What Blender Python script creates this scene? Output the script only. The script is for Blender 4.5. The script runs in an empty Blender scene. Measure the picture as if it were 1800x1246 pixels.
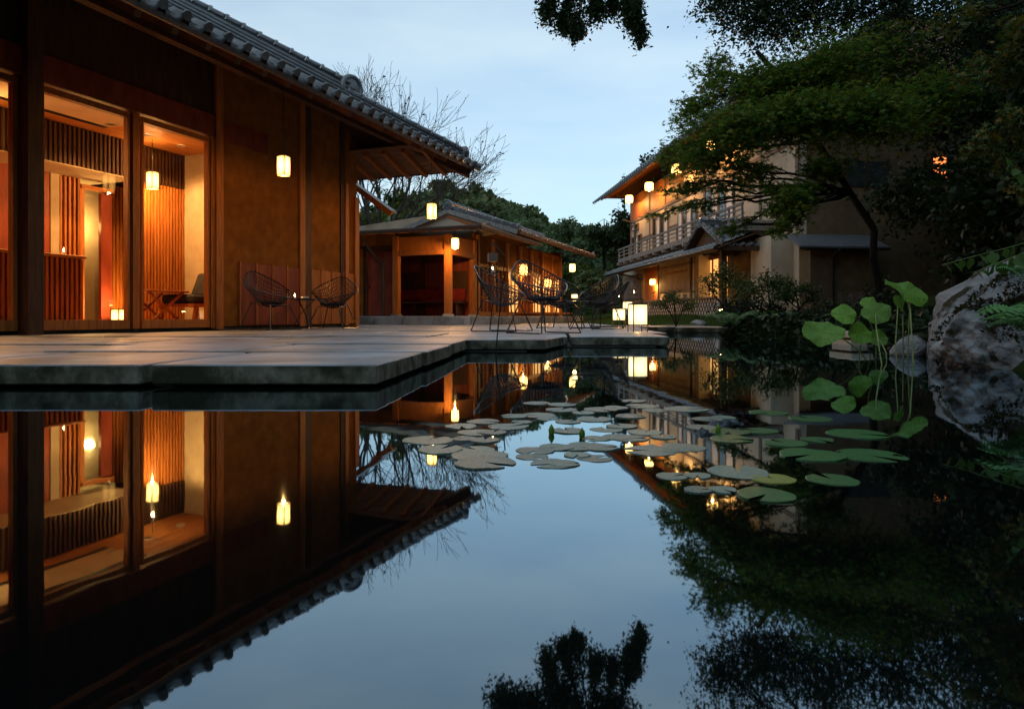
import bpy, bmesh, math, random
import numpy as np
from mathutils import Vector, Matrix
R = math.radians
sc = bpy.context.scene
col = sc.collection
random.seed(11)
rng = np.random.default_rng(11)

# ------------------------------------------------------------------ camera
EYE = 0.302                      # metres above the pond
cam_d = bpy.data.cameras.new('camera')
cam = bpy.data.objects.new('camera', cam_d); col.objects.link(cam)
cam.location = (0, 0, EYE); cam.rotation_euler = (R(90), 0, 0)
cam_d.lens = 24; cam_d.sensor_width = 36; cam_d.shift_y = -0.0372
cam_d.clip_start = 0.05; cam_d.clip_end = 3000
sc.camera = cam

# ------------------------------------------------------------------ dusk sky
SUN_EL, SUN_AZ = 5.0, 205.0      # low sun behind the camera, screened by cloud
w = bpy.data.worlds.new('World'); sc.world = w; w.use_nodes = True
nt = w.node_tree; nt.nodes.clear()
wo = nt.nodes.new('ShaderNodeOutputWorld'); bg = nt.nodes.new('ShaderNodeBackground')
sky = nt.nodes.new('ShaderNodeTexSky'); sky.sky_type = 'NISHITA'; sky.sun_disc = False
sky.sun_elevation = R(SUN_EL); sky.sun_rotation = R(SUN_AZ)
sky.air_density = 1.0; sky.dust_density = 0.4; sky.ozone_density = 3.0
tc = nt.nodes.new('ShaderNodeTexCoord'); mp = nt.nodes.new('ShaderNodeMapping')
mp.inputs['Scale'].default_value = (1.2, 1.2, 4.5)
nz = nt.nodes.new('ShaderNodeTexNoise'); nz.inputs['Scale'].default_value = 1.7; nz.inputs['Detail'].default_value = 5
rp = nt.nodes.new('ShaderNodeValToRGB'); rp.color_ramp.elements[0].position = 0.25; rp.color_ramp.elements[1].position = 0.8
rp.color_ramp.elements[0].color = (.28, .28, .28, 1); rp.color_ramp.elements[1].color = (.82, .82, .82, 1)
mixc = nt.nodes.new('ShaderNodeMix'); mixc.data_type = 'RGBA'
SKY_CLOUD = (2.58, 3.02, 3.15, 1)
mixc.inputs['B'].default_value = SKY_CLOUD
nt.links.new(tc.outputs['Generated'], mp.inputs['Vector']); nt.links.new(mp.outputs[0], nz.inputs['Vector'])
nt.links.new(nz.outputs['Fac'], rp.inputs['Fac']); nt.links.new(rp.outputs['Color'], mixc.inputs['Factor'])
nt.links.new(sky.outputs[0], mixc.inputs['A']); nt.links.new(mixc.outputs['Result'], bg.inputs['Color'])
bg.inputs['Strength'].default_value = 0.15
nt.links.new(bg.outputs[0], wo.inputs['Surface'])

sd = bpy.data.lights.new('sun', 'SUN'); sd.energy = 0.06; sd.angle = R(25); sd.color = (1, .93, .86)
so = bpy.data.objects.new('sun', sd); col.objects.link(so)
_a, _e = R(SUN_AZ), R(max(SUN_EL, 12))
_dir = Vector((math.sin(_a) * math.cos(_e), math.cos(_a) * math.cos(_e), math.sin(_e)))
so.rotation_euler = (-_dir).to_track_quat('-Z', 'Y').to_euler(); so.location = _dir * 60

vs = sc.view_settings
vs.view_transform = 'Standard'; vs.look = 'None'; vs.gamma = 1; vs.exposure = 1.12; vs.use_curve_mapping = False
sc.render.engine = 'CYCLES'
cy = sc.cycles
cy.use_denoising = True; cy.denoiser = 'OPENIMAGEDENOISE'
cy.max_bounces = 7; cy.diffuse_bounces = 3; cy.glossy_bounces = 4; cy.transmission_bounces = 4; cy.transparent_max_bounces = 8
cy.caustics_reflective = False; cy.caustics_refractive = False; cy.sample_clamp_indirect = 3.0
cy.use_light_tree = True

# ------------------------------------------------------------------ helpers
def at(px, py, d):               # a point of the place seen at that pixel of the 1800 x 1246 photograph, d metres ahead
    return Vector(((px - 900) / 1200 * d, d, EYE + (556 - py) / 1200 * d))

def mesh_np(name, V, F):
    V = np.asarray(V, dtype=np.float32); F = np.asarray(F, dtype=np.int32)
    me = bpy.data.meshes.new(name); k = F.shape[1]
    me.vertices.add(len(V)); me.vertices.foreach_set('co', V.ravel())
    me.loops.add(F.size); me.loops.foreach_set('vertex_index', F.ravel())
    me.polygons.add(len(F)); me.polygons.foreach_set('loop_start', np.arange(0, F.size, k, dtype=np.int32))
    me.update(calc_edges=True)
    return me

def ob(name, me, mat=None, parent=None, loc=None, rot=None, smooth=False):
    if mat is not None and len(me.materials) == 0: me.materials.append(mat)
    if smooth: me.polygons.foreach_set('use_smooth', [True] * len(me.polygons))
    o = bpy.data.objects.new(name, me); col.objects.link(o)
    if parent is not None: o.parent = parent
    if loc is not None: o.location = loc
    if rot is not None: o.rotation_euler = rot
    return o

def tag(o, label=None, cat=None, group=None, kind=None):
    if label: o['label'] = label
    if cat: o['category'] = cat
    if group: o['group'] = group
    if kind: o['kind'] = kind
    return o

def thing(name, label, cat, loc=(0, 0, 0), rz=0.0, group=None):
    o = bpy.data.objects.new(name, None); col.objects.link(o)
    o.empty_display_size = 0.1; o.location = loc; o.rotation_euler = (0, 0, rz)
    return tag(o, label, cat, group)

def copy_tree(o, parent=None):
    c = o.copy(); col.objects.link(c)
    if parent is not None: c.parent = parent
    for ch in list(o.children): copy_tree(ch, c)
    return c

class MB:
    def __init__(s): s.v = []; s.f = []
    def add(s, V, F):
        b = len(s.v); s.v += [tuple(p) for p in V]; s.f += [tuple(i + b for i in f) for f in F]; return s
    def box(s, x0, x1, y0, y1, z0, z1):
        return s.add([(x0,y0,z0),(x1,y0,z0),(x1,y1,z0),(x0,y1,z0),(x0,y0,z1),(x1,y0,z1),(x1,y1,z1),(x0,y1,z1)],
                     [(3,2,1,0),(4,5,6,7),(0,1,5,4),(1,2,6,5),(2,3,7,6),(3,0,4,7)])
    def bar(s, p0, p1, w, h, up=(0, 0, 1)):
        p0, p1 = Vector(p0), Vector(p1); d = (p1 - p0).normalized(); a = d.cross(Vector(up))
        if a.length < 1e-4: a = d.cross(Vector((0, 1, 0)))
        a = a.normalized() * (w / 2); b = a.cross(d).normalized() * (h / 2)
        V = [p + i * a + j * b for p in (p0, p1) for i, j in ((-1,-1),(1,-1),(1,1),(-1,1))]
        return s.add(V, [(0,1,2,3),(7,6,5,4),(0,4,5,1),(1,5,6,2),(2,6,7,3),(3,7,4,0)])
    def tube(s, pts, r, n=6, closed=False, cap=True):
        pts = [Vector(p) for p in pts]; m = len(pts)
        rs = r if isinstance(r, (list, tuple)) else [r] * m
        V = []; ref = None
        for i in range(m):
            if closed: t = pts[(i + 1) % m] - pts[i - 1]
            else: t = pts[min(i + 1, m - 1)] - pts[max(i - 1, 0)]
            t.normalize()
            if ref is None:
                ref = Vector((0, 0, 1)) if abs(t.z) < .9 else Vector((1, 0, 0))
            a = t.cross(ref).normalized(); b = t.cross(a).normalized(); ref = -b if (-b).dot(ref) > 0 else b
            for k in range(n):
                q = 2 * math.pi * k / n
                V.append(pts[i] + a * (rs[i] * math.cos(q)) + b * (rs[i] * math.sin(q)))
        F = []
        for i in range(m if closed else m - 1):
            j = (i + 1) % m
            for k in range(n):
                F.append((i*n+k, i*n+(k+1)%n, j*n+(k+1)%n, j*n+k))
        if cap and not closed:
            F.append(tuple(range(n))[::-1]); F.append(tuple(range((m-1)*n, m*n)))
        return s.add(V, F)
    def lathe(s, prof, n=16, c=(0, 0, 0), axis='z'):
        V = []; F = []
        for (r, h) in prof:
            for k in range(n):
                q = 2*math.pi*k/n; x, y = r*math.cos(q), r*math.sin(q)
                p = (x, y, h) if axis == 'z' else ((x, h, y) if axis == 'y' else (h, x, y))
                V.append((c[0]+p[0], c[1]+p[1], c[2]+p[2]))
        for i in range(len(prof)-1):
            for k in range(n):
                F.append((i*n+k, i*n+(k+1)%n, (i+1)*n+(k+1)%n, (i+1)*n+k))
        F.append(tuple(range(n))[::-1]); F.append(tuple(range((len(prof)-1)*n, len(prof)*n)))
        return s.add(V, F)
    def prism(s, poly, z0, z1):      # poly in x,y
        n = len(poly); V = [(x, y, z0) for x, y in poly] + [(x, y, z1) for x, y in poly]
        F = [tuple(range(n))[::-1], tuple(range(n, 2*n))] + [(i, (i+1) % n, n+(i+1) % n, n+i) for i in range(n)]
        return s.add(V, F)
    def mesh(s, name, bevel=0):
        me = bpy.data.meshes.new(name)
        if bevel:
            me.from_pydata(s.v, [], s.f); bm = bmesh.new(); bm.from_mesh(me)
            bmesh.ops.recalc_face_normals(bm, faces=bm.faces)
            bmesh.ops.bevel(bm, geom=list(bm.edges), offset=bevel, segments=1, affect='EDGES', clamp_overlap=True)
            bm.to_mesh(me); bm.free()
        else:
            me.from_pydata(s.v, [], s.f); bm = bmesh.new(); bm.from_mesh(me)
            bmesh.ops.recalc_face_normals(bm, faces=bm.faces); bm.to_mesh(me); bm.free()
        return me
    def build(s, name, mat, parent=None, loc=None, rot=None, bevel=0, smooth=False):
        return ob(name, s.mesh(name, bevel), mat, parent, loc, rot, smooth)

def box(name, mat, parent, x0, x1, y0, y1, z0, z1, bevel=0):
    return MB().box(x0, x1, y0, y1, z0, z1).build(name, mat, parent, bevel=bevel)

# ------------------------------------------------------------------ materials
def mat(name, c, c2=None, rough=.7, scale=6, stretch=(1, 1, 1), bump=.15, bscale=30, spec=.3, rnd=.0, metallic=0, detail=6, lo=.35, hi=.65, bdist=.02, c3=None, c3scale=2.0, c3lo=.5, c3hi=.7):
    m = bpy.data.materials.new(name); m.use_nodes = True; n = m.node_tree.nodes; L = m.node_tree.links
    b = n['Principled BSDF']; b.inputs['Roughness'].default_value = rough; b.inputs['Specular IOR Level'].default_value = spec
    b.inputs['Metallic'].default_value = metallic
    if c2 is None: c2 = tuple(x * .6 for x in c)
    t = n.new('ShaderNodeTexCoord'); mp = n.new('ShaderNodeMapping'); mp.inputs['Scale'].default_value = stretch
    oi = n.new('ShaderNodeObjectInfo'); ad = n.new('ShaderNodeVectorMath'); ad.operation = 'MULTIPLY_ADD'
    ad.inputs[1].default_value = (37, 23, 11)
    cx = n.new('ShaderNodeCombineXYZ')
    for i in range(3): L.new(oi.outputs['Random'], cx.inputs[i])
    L.new(cx.outputs[0], ad.inputs[0]); L.new(t.outputs['Object'], ad.inputs[2]); L.new(ad.outputs[0], mp.inputs['Vector'])
    nz = n.new('ShaderNodeTexNoise'); nz.inputs['Scale'].default_value = scale; nz.inputs['Detail'].default_value = detail
    L.new(mp.outputs[0], nz.inputs['Vector'])
    r = n.new('ShaderNodeValToRGB'); r.color_ramp.elements[0].position = lo; r.color_ramp.elements[1].position = hi
    r.color_ramp.elements[0].color = (*c2, 1); r.color_ramp.elements[1].color = (*c, 1)
    L.new(nz.outputs['Fac'], r.inputs['Fac']); out = r.outputs['Color']
    if c3 is not None:
        n3 = n.new('ShaderNodeTexNoise'); n3.inputs['Scale'].default_value = c3scale; n3.inputs['Detail'].default_value = 7
        L.new(ad.outputs[0], n3.inputs['Vector'])
        r3 = n.new('ShaderNodeValToRGB'); r3.color_ramp.elements[0].position = c3lo; r3.color_ramp.elements[1].position = c3hi
        L.new(n3.outputs['Fac'], r3.inputs['Fac'])
        mx = n.new('ShaderNodeMix'); mx.data_type = 'RGBA'; mx.inputs['B'].default_value = (*c3, 1)
        L.new(r3.outputs['Color'], mx.inputs['Factor']); L.new(out, mx.inputs['A']); out = mx.outputs['Result']
    if rnd:
        hs = n.new('ShaderNodeHueSaturation'); mr = n.new('ShaderNodeMapRange')
        mr.inputs['To Min'].default_value = 1 - rnd; mr.inputs['To Max'].default_value = 1 + rnd
        L.new(oi.outputs['Random'], mr.inputs['Value']); L.new(mr.outputs[0], hs.inputs['Value']); L.new(out, hs.inputs['Color']); out = hs.outputs['Color']
    L.new(out, b.inputs['Base Color'])
    if bump:
        nb = n.new('ShaderNodeTexNoise'); nb.inputs['Scale'].default_value = bscale; nb.inputs['Detail'].default_value = 6
        L.new(mp.outputs[0], nb.inputs['Vector'])
        bp = n.new('ShaderNodeBump'); bp.inputs['Strength'].default_value = bump; bp.inputs['Distance'].default_value = bdist
        L.new(nb.outputs['Fac'], bp.inputs['Height']); L.new(bp.outputs[0], b.inputs['Normal'])
    return m

def veins(m, n_, col, w_=.12, k=.5):
    n = m.node_tree.nodes; L = m.node_tree.links; b = n['Principled BSDF']; src = b.inputs['Base Color'].links[0].from_socket
    t = n.new('ShaderNodeTexCoord'); g = n.new('ShaderNodeTexGradient'); g.gradient_type = 'RADIAL'; L.new(t.outputs['Object'], g.inputs['Vector'])
    mu = n.new('ShaderNodeMath'); mu.operation = 'MULTIPLY'; mu.inputs[1].default_value = n_; L.new(g.outputs['Fac'], mu.inputs[0])
    pp = n.new('ShaderNodeMath'); pp.operation = 'PINGPONG'; pp.inputs[1].default_value = .5; L.new(mu.outputs[0], pp.inputs[0])
    mr = n.new('ShaderNodeMapRange'); mr.inputs['From Min'].default_value = 0; mr.inputs['From Max'].default_value = w_; mr.inputs['To Min'].default_value = k; mr.inputs['To Max'].default_value = 0
    L.new(pp.outputs[0], mr.inputs['Value']); mx = n.new('ShaderNodeMix'); mx.data_type = 'RGBA'; mx.inputs['B'].default_value = (*col, 1)
    L.new(mr.outputs[0], mx.inputs['Factor']); L.new(src, mx.inputs['A']); L.new(mx.outputs['Result'], b.inputs['Base Color'])

def leafmat(name, cols, rough=.55, trans=.25, spec=.3):
    m = bpy.data.materials.new(name); m.use_nodes = True; n = m.node_tree.nodes; L = m.node_tree.links
    b = n['Principled BSDF']; b.inputs['Roughness'].default_value = rough; b.inputs['Specular IOR Level'].default_value = spec
    g = n.new('ShaderNodeNewGeometry'); r = n.new('ShaderNodeValToRGB')
    e = r.color_ramp.elements
    while len(e) < len(cols): e.new(.5)
    for i, cc in enumerate(cols): e[i].position = i / max(1, len(cols) - 1); e[i].color = (*cc, 1)
    L.new(g.outputs['Random Per Island'], r.inputs['Fac']); L.new(r.outputs['Color'], b.inputs['Base Color'])
    if trans:
        tr = n.new('ShaderNodeBsdfTranslucent'); mx = n.new('ShaderNodeMixShader'); mx.inputs['Fac'].default_value = trans
        L.new(r.outputs['Color'], tr.inputs['Color']); L.new(b.outputs[0], mx.inputs[1]); L.new(tr.outputs[0], mx.inputs[2])
        L.new(mx.outputs[0], n['Material Output'].inputs['Surface'])
    return m

def emit(name, c, s, grain=0.0, gscale=12, core=0):
    m = bpy.data.materials.new(name); m.use_nodes = True; n = m.node_tree.nodes; L = m.node_tree.links
    n.clear(); o = n.new('ShaderNodeOutputMaterial'); e = n.new('ShaderNodeEmission')
    e.inputs['Color'].default_value = (*c, 1); e.inputs['Strength'].default_value = s
    if grain:
        t = n.new('ShaderNodeTexCoord'); z = n.new('ShaderNodeTexNoise'); z.inputs['Scale'].default_value = gscale
        q = n.new('ShaderNodeMapRange'); q.inputs['To Min'].default_value = s*(1-grain); q.inputs['To Max'].default_value = s*(1+grain)
        L.new(t.outputs['Object'], z.inputs['Vector']); L.new(z.outputs['Fac'], q.inputs['Value']); out = q.outputs[0]
        if core:                   # brighter middle painted into the shade's glow, imitating a bulb inside
            d = n.new('ShaderNodeVectorMath'); d.operation = 'DISTANCE'; d.inputs[1].default_value = (.5, .5, .5); L.new(t.outputs['Generated'], d.inputs[0])
            mr = n.new('ShaderNodeMapRange'); mr.interpolation_type = 'SMOOTHSTEP'; mr.inputs['From Min'].default_value = .48; mr.inputs['From Max'].default_value = .84; mr.inputs['To Min'].default_value = 1; mr.inputs['To Max'].default_value = core
            L.new(d.outputs['Value'], mr.inputs['Value']); mu = n.new('ShaderNodeMath'); mu.operation = 'MULTIPLY'; L.new(out, mu.inputs[0]); L.new(mr.outputs[0], mu.inputs[1]); out = mu.outputs[0]
        L.new(out, e.inputs['Strength'])
    L.new(e.outputs[0], o.inputs['Surface']); return m

def glassmat(name, tint=(1, 1, 1), refl=1.45):
    m = bpy.data.materials.new(name); m.use_nodes = True; n = m.node_tree.nodes; L = m.node_tree.links
    n.clear(); o = n.new('ShaderNodeOutputMaterial'); t = n.new('ShaderNodeBsdfTransparent'); g = n.new('ShaderNodeBsdfGlossy')
    g.inputs['Roughness'].default_value = 0.0; t.inputs['Color'].default_value = (*tint, 1)
    f = n.new('ShaderNodeLayerWeight'); f.inputs['Blend'].default_value = .5
    pw_ = n.new('ShaderNodeMath'); pw_.operation = 'POWER'; pw_.inputs[1].default_value = 5
    sc_ = n.new('ShaderNodeMath'); sc_.operation = 'MULTIPLY_ADD'; sc_.inputs[1].default_value = .7; sc_.inputs[2].default_value = .035
    mx = n.new('ShaderNodeMixShader'); L.new(f.outputs['Facing'], pw_.inputs[0]); L.new(pw_.outputs[0], sc_.inputs[0])
    L.new(sc_.outputs[0], mx.inputs['Fac']); L.new(t.outputs[0], mx.inputs[1]); L.new(g.outputs[0], mx.inputs[2])
    L.new(mx.outputs[0], o.inputs['Surface']); return m

MT = {}
MT['granite'] = mat('granite', (.34, .385, .43), (.18, .205, .23), rough=.46, scale=2.6, bump=.45, bscale=45, spec=.5, rnd=.16, detail=10, c3=(.085, .095, .075), c3scale=1.9, c3lo=.50, c3hi=.72, bdist=.012)
MT['mossface'] = mat('mossy_slab_edge', (.30, .30, .24), (.10, .11, .075), rough=.9, scale=14, bump=.8, bscale=60, bdist=.012, detail=10, c3=(.04, .045, .025), c3scale=5, c3lo=.46, c3hi=.62, stretch=(1, 1, .5))
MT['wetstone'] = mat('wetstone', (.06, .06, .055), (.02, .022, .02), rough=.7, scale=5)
MT['wood'] = mat('warm_cedar', (.40, .145, .032), (.25, .08, .017), rough=.55, scale=5, stretch=(8, 8, .6), bump=.1, rnd=.12)
MT['woodh'] = mat('warm_cedar_boards', (.52, .24, .07), (.38, .15, .04), rough=.5, scale=5, stretch=(.6, 8, 8), bump=.1, rnd=.14)
MT['darkwood'] = mat('dark_stained_timber', (.085, .04, .02), (.045, .02, .011), rough=.6, scale=5, stretch=(6, 6, .7), rnd=.15)
MT['redwood'] = mat('red_brown_timber', (.24, .05, .026), (.15, .028, .014), rough=.5, scale=4, stretch=(2, 2, .6), rnd=.1)
MT['soffit'] = mat('soffit_boards', (.22, .11, .055), (.13, .06, .03), rough=.7, scale=5, stretch=(4, 1, 1), rnd=.12)
MT['plaster'] = mat('brown_clay_plaster', (.27, .112, .024), (.19, .074, .015), c3=(.115, .046, .012), c3scale=1.1, c3lo=.52, c3hi=.80, rough=.95, scale=5.5, detail=10, bump=.5, bscale=220, spec=.1, bdist=.004)
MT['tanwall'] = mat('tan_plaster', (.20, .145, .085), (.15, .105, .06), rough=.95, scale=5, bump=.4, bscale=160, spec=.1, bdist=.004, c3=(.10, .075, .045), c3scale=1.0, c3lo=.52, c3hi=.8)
MT['palewall'] = mat('pale_plaster', (.42, .36, .27), (.36, .30, .22), rough=.95, scale=5, bump=.3, bscale=160, spec=.1, bdist=.004)
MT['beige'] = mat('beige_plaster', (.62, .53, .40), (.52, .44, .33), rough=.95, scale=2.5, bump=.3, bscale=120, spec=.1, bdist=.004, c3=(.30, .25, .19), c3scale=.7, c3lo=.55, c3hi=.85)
MT['tile'] = mat('smoked_clay_tile', (.14, .155, .17), (.065, .072, .08), rough=.24, scale=7, bump=.15, bscale=50, spec=.9, rnd=.22)
MT['metalroof'] = mat('grey_sheet_roof', (.15, .16, .18), (.09, .10, .11), rough=.42, scale=5, stretch=(1, 6, 1), spec=.5, rnd=.15)
MT['shutter'] = mat('weathered_boards', (.27, .20, .15), (.15, .105, .075), rough=.8, scale=6, stretch=(7, 7, .5), rnd=.18)
MT['greywood'] = mat('weathered_grey_timber', (.33, .31, .28), (.18, .165, .145), rough=.8, scale=5, stretch=(3, 3, 3), rnd=.15)
MT['iron'] = mat('black_iron', (.02, .02, .02), (.012, .012, .012), rough=.38, spec=.5, bump=0)
MT['steel'] = mat('dark_steel_wire', (.05, .045, .042), (.03, .028, .026), rough=.3, spec=.6, metallic=.6, bump=0)
MT['cushion'] = mat('charcoal_cushion', (.035, .035, .04), (.02, .02, .024), rough=.9, bump=.3, bscale=300)
MT['redfabric'] = mat('red_fabric', (.28, .03, .02), (.16, .015, .01), rough=.9)
MT['glass'] = glassmat('window_glass', (.97, .97, .97))
MT['darkglass'] = mat('dark_window_glass', (.05, .06, .06), (.03, .035, .035), rough=.08, spec=.8, bump=0)
MT['shoji'] = mat('white_paper_screen', (.72, .74, .74), (.62, .64, .64), rough=.9, bump=0)
MT['frame'] = mat('black_lantern_frame', (.03, .02, .012), (.015, .01, .008), rough=.5, bump=0)
WARM = (1.0, .47, .13)
MT['paper'] = emit('lit_washi_paper', (1, .45, .10), 5.0, .35, 14, .2)
MT['paperw'] = emit('lit_white_paper', (1, .66, .30), 1.7, .3, 9, .45)
MT['bulb'] = emit('downlight_bulb', (1, .62, .28), 40)
MT['flame'] = emit('candle_flame', (1, .55, .18), 45)
MT['litwin'] = emit('lit_window_paper', (1, .22, .05), 1.1)
MT['rock'] = mat('lichen_rock', (.36, .375, .385), (.15, .158, .165), rough=.92, scale=6, bump=1.0, bscale=22, bdist=.04, detail=12, lo=.3, hi=.68, c3=(.028, .022, .009), c3scale=3.1, c3lo=.55, c3hi=.60)
MT['bark'] = mat('bark', (.022, .017, .013), (.009, .007, .006), rough=.9, scale=8, stretch=(1, 1, .3), bump=.6, bscale=20)
MT['twig'] = mat('bare_twig', (.07, .06, .055), (.04, .034, .03), rough=.9, bump=0)
MT['earth'] = mat('mossy_earth', (.03, .036, .015), (.014, .014, .009), rough=1.0, spec=0, scale=2, bump=.6, bscale=12, c3=(.035, .06, .016), c3scale=.9, c3lo=.4, c3hi=.65)
MT['pad'] = mat('lily_pad', (.135, .225, .175), (.08, .14, .105), rough=.42, scale=9, spec=.7, rnd=.3, bump=.3, bscale=35, bdist=.004, c3=(.09, .06, .03), c3scale=9, c3lo=.70, c3hi=.84); veins(MT['pad'], 20, (.28, .31, .25), .14, .7)
MT['padg'] = mat('green_lily_pad', (.05, .19, .04), (.03, .11, .024), rough=.3, scale=9, spec=.5, rnd=.25, bump=.25, bscale=35, bdist=.004, c3=(.08, .06, .02), c3scale=8, c3lo=.68, c3hi=.82); veins(MT['padg'], 18, (.10, .20, .08))
MT['pady'] = mat('yellow_lily_pad', (.32, .30, .03), (.16, .24, .03), rough=.35, scale=9, spec=.5, bump=.2)
MT['lotus'] = mat('lotus_leaf', (.13, .27, .02), (.06, .17, .012), rough=.5, scale=9, spec=.3, rnd=.3, bump=.3, bscale=25, bdist=.004, c3=(.16, .17, .02), c3scale=5, c3lo=.62, c3hi=.8); veins(MT['lotus'], 22, (.24, .36, .06), .10, .6)
MT['stalk'] = mat('lotus_stalk', (.25, .34, .10), (.16, .22, .06), rough=.5, bump=0)
MT['maple'] = leafmat('maple_leaves', [(.04, .10, .016), (.08, .17, .024), (.14, .23, .028), (.23, .22, .028)], trans=.52)
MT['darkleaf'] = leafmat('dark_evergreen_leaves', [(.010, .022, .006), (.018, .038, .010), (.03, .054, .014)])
MT['overleaf'] = leafmat('overhanging_leaves', [(.02, .042, .015), (.036, .07, .026), (.06, .10, .04)], rough=.4, trans=.4)
MT['forest'] = leafmat('forest_leaves', [(.045, .08, .032), (.068, .12, .045), (.10, .155, .055), (.14, .15, .06)])  # leaf colours paled to stand in for distance haze
MT['shrub'] = leafmat('shrub_leaves', [(.03, .06, .012), (.06, .11, .02), (.10, .15, .03)])
MT['fern'] = leafmat('fern_fronds', [(.05, .16, .035), (.08, .24, .05), (.12, .28, .06)])
MT['yellowlit'] = leafmat('yellow_lit_maple_leaves', [(.04, .085, .016), (.06, .11, .02), (.10, .12, .02), (.26, .16, .02)])  # yellow lamplight put into some of the leaf colours
MT['vine'] = leafmat('vine_leaves', [(.035, .11, .02), (.07, .16, .03), (.10, .17, .03)])
MT['moss'] = leafmat('moss_tufts', [(.028, .022, .007), (.05, .036, .010), (.035, .05, .012)], rough=.9, trans=0, spec=.05)
MT['grass'] = leafmat('grass_blades', [(.04, .09, .015), (.07, .14, .025), (.10, .16, .03)])

def water():
    m = bpy.data.materials.new('still_pond_water'); m.use_nodes = True; n = m.node_tree.nodes; L = m.node_tree.links
    n.clear(); o = n.new('ShaderNodeOutputMaterial'); d = n.new('ShaderNodeBsdfDiffuse'); g = n.new('ShaderNodeBsdfGlossy')
    d.inputs['Color'].default_value = (.003, .004, .004, 1); g.inputs['Roughness'].default_value = .02
    g.inputs['Color'].default_value = (.74, .90, 1, 1)
    lw = n.new('ShaderNodeLayerWeight'); lw.inputs['Blend'].default_value = .5
    p = n.new('ShaderNodeMath'); p.operation = 'POWER'; p.inputs[1].default_value = 3.0
    q = n.new('ShaderNodeMath'); q.operation = 'MULTIPLY_ADD'; q.inputs[1].default_value = .78; q.inputs[2].default_value = .17
    L.new(lw.outputs['Facing'], p.inputs[0]); L.new(p.outputs[0], q.inputs[0])
    mx = n.new('ShaderNodeMixShader'); L.new(q.outputs[0], mx.inputs['Fac']); L.new(d.outputs[0], mx.inputs[1]); L.new(g.outputs[0], mx.inputs[2])
    t = n.new('ShaderNodeTexCoord'); z = n.new('ShaderNodeTexNoise'); z.inputs['Scale'].default_value = 5.0; z.inputs['Detail'].default_value = 2
    b = n.new('ShaderNodeBump'); b.inputs['Strength'].default_value = .035; b.inputs['Distance'].default_value = .008
    L.new(t.outputs['Object'], z.inputs['Vector']); L.new(z.outputs['Fac'], b.inputs['Height']); L.new(b.outputs[0], g.inputs['Normal'])
    L.new(mx.outputs[0], o.inputs['Surface']); return m
MT['water'] = water()
# ------------------------------------------------------------------ ground and pond
SHORE = [(-8, 2.9), (0, 2.6), (2.4, 2.75), (3.4, 2.75), (4.2, 2.85), (5.5, 3.35), (7, 3.75), (8, 3.45), (10.5, 3.35), (12, 3.8), (14.2, 4.5), (15, 4.6)]
def shore(y):
    return np.interp(y, [a for a, b in SHORE], [b for a, b in SHORE])
def sstep(a, b, x):
    t = np.clip((x - a) / (b - a), 0, 1); return t * t * (3 - 2 * t)
def ground_h(x, y):
    x = np.asarray(x, float); y = np.asarray(y, float)
    xr = shore(y); dist = x - xr
    right = -.35 + .50 * sstep(-.25, .12, dist) + .10 * sstep(.2, 2.0, dist) + .38 * np.clip(dist - 2.6, 0, 3) * (y < 13)
    back = -.35 + .43 * sstep(14.3, 14.75, y) + .22 * sstep(15, 21, y) * sstep(2.0, 5, x)
    h = np.maximum(right, back)
    h = np.maximum(h, -.35 + .6 * sstep(-3.2, -4.5, y) + .12 * np.clip(-4.5 - y, 0, 60))
    far = sstep(36, 110, y) * (3.5 + 1.2 * np.sin(x * .06 + 1.0)) + 10 * np.exp(-((x + 9) / 13) ** 2 - ((y - 100) / 34) ** 2) + 13 * sstep(110, 260, y)
    h = h + far + 26 * sstep(16, 75, x + .06 * y) + 9 * sstep(-25, -90, x)
    return h
def axis(near, far, n1, n2):
    a = np.linspace(-near, near, n1); b = near + (far - near) * (np.linspace(0, 1, n2)[1:] ** 2.2)
    return np.concatenate([-b[::-1], a, b])
gx = axis(14, 420, 150, 40); gy = np.concatenate([-8 - 70 * np.linspace(1, 0, 12)[:-1] ** 1.5, np.linspace(-8, 24, 170), 24 + 700 * np.linspace(0, 1, 60)[1:] ** 2])
GX, GY = np.meshgrid(gx, gy); GZ = ground_h(GX, GY)
V = np.stack([GX, GY, GZ], -1).reshape(-1, 3); nx_, ny_ = len(gx), len(gy)
ii = (np.arange(ny_ - 1)[:, None] * nx_ + np.arange(nx_ - 1)[None]).ravel()
g = ob('ground', mesh_np('ground', V, np.stack([ii, ii + 1, ii + nx_ + 1, ii + nx_], -1)), MT['earth'], smooth=True)
tag(g, kind='structure')
wv = [(-14.5, -4.6, 0), (4.9, -4.6, 0), (4.9, 15.0, 0), (-14.5, 15.0, 0)]
pw = MB().add(wv, [(0, 1, 2, 3)]).build('water', MT['water']); tag(pw, kind='structure')

# ------------------------------------------------------------------ frames of the three houses
TH = math.atan(.383)
E1 = Vector((math.sin(TH), math.cos(TH))); N1 = Vector((-math.cos(TH), math.sin(TH)))
K1 = Vector((-2.95, 13.0)); K2 = Vector((-1.54, 16.5))
RZ1 = math.pi / 2 - TH
PHI = math.atan(.1)
X3 = Vector((math.cos(PHI), math.sin(PHI))); Y3 = Vector((-math.sin(PHI), math.cos(PHI))); K3 = Vector((6.6, 15.7))
def along(px, off, K, A, B):       # distance along A at which the line K + off*B meets the sight line px
    k = (px - 900) / 1200; P = K + B * off
    return (k * P.y - P.x) / (A.x - k * A.y)
def U1(px, v=0.0): return along(px, v, K1, E1, N1)
def U2(px, v=0.0): return along(px, v, K2, E1, N1)
def U3(px, x=0.0): return along(px, x, K3, Y3, X3)
def W(K, A, B, a, b, z): P = K + A * a + B * b; return Vector((P.x, P.y, z))
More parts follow.
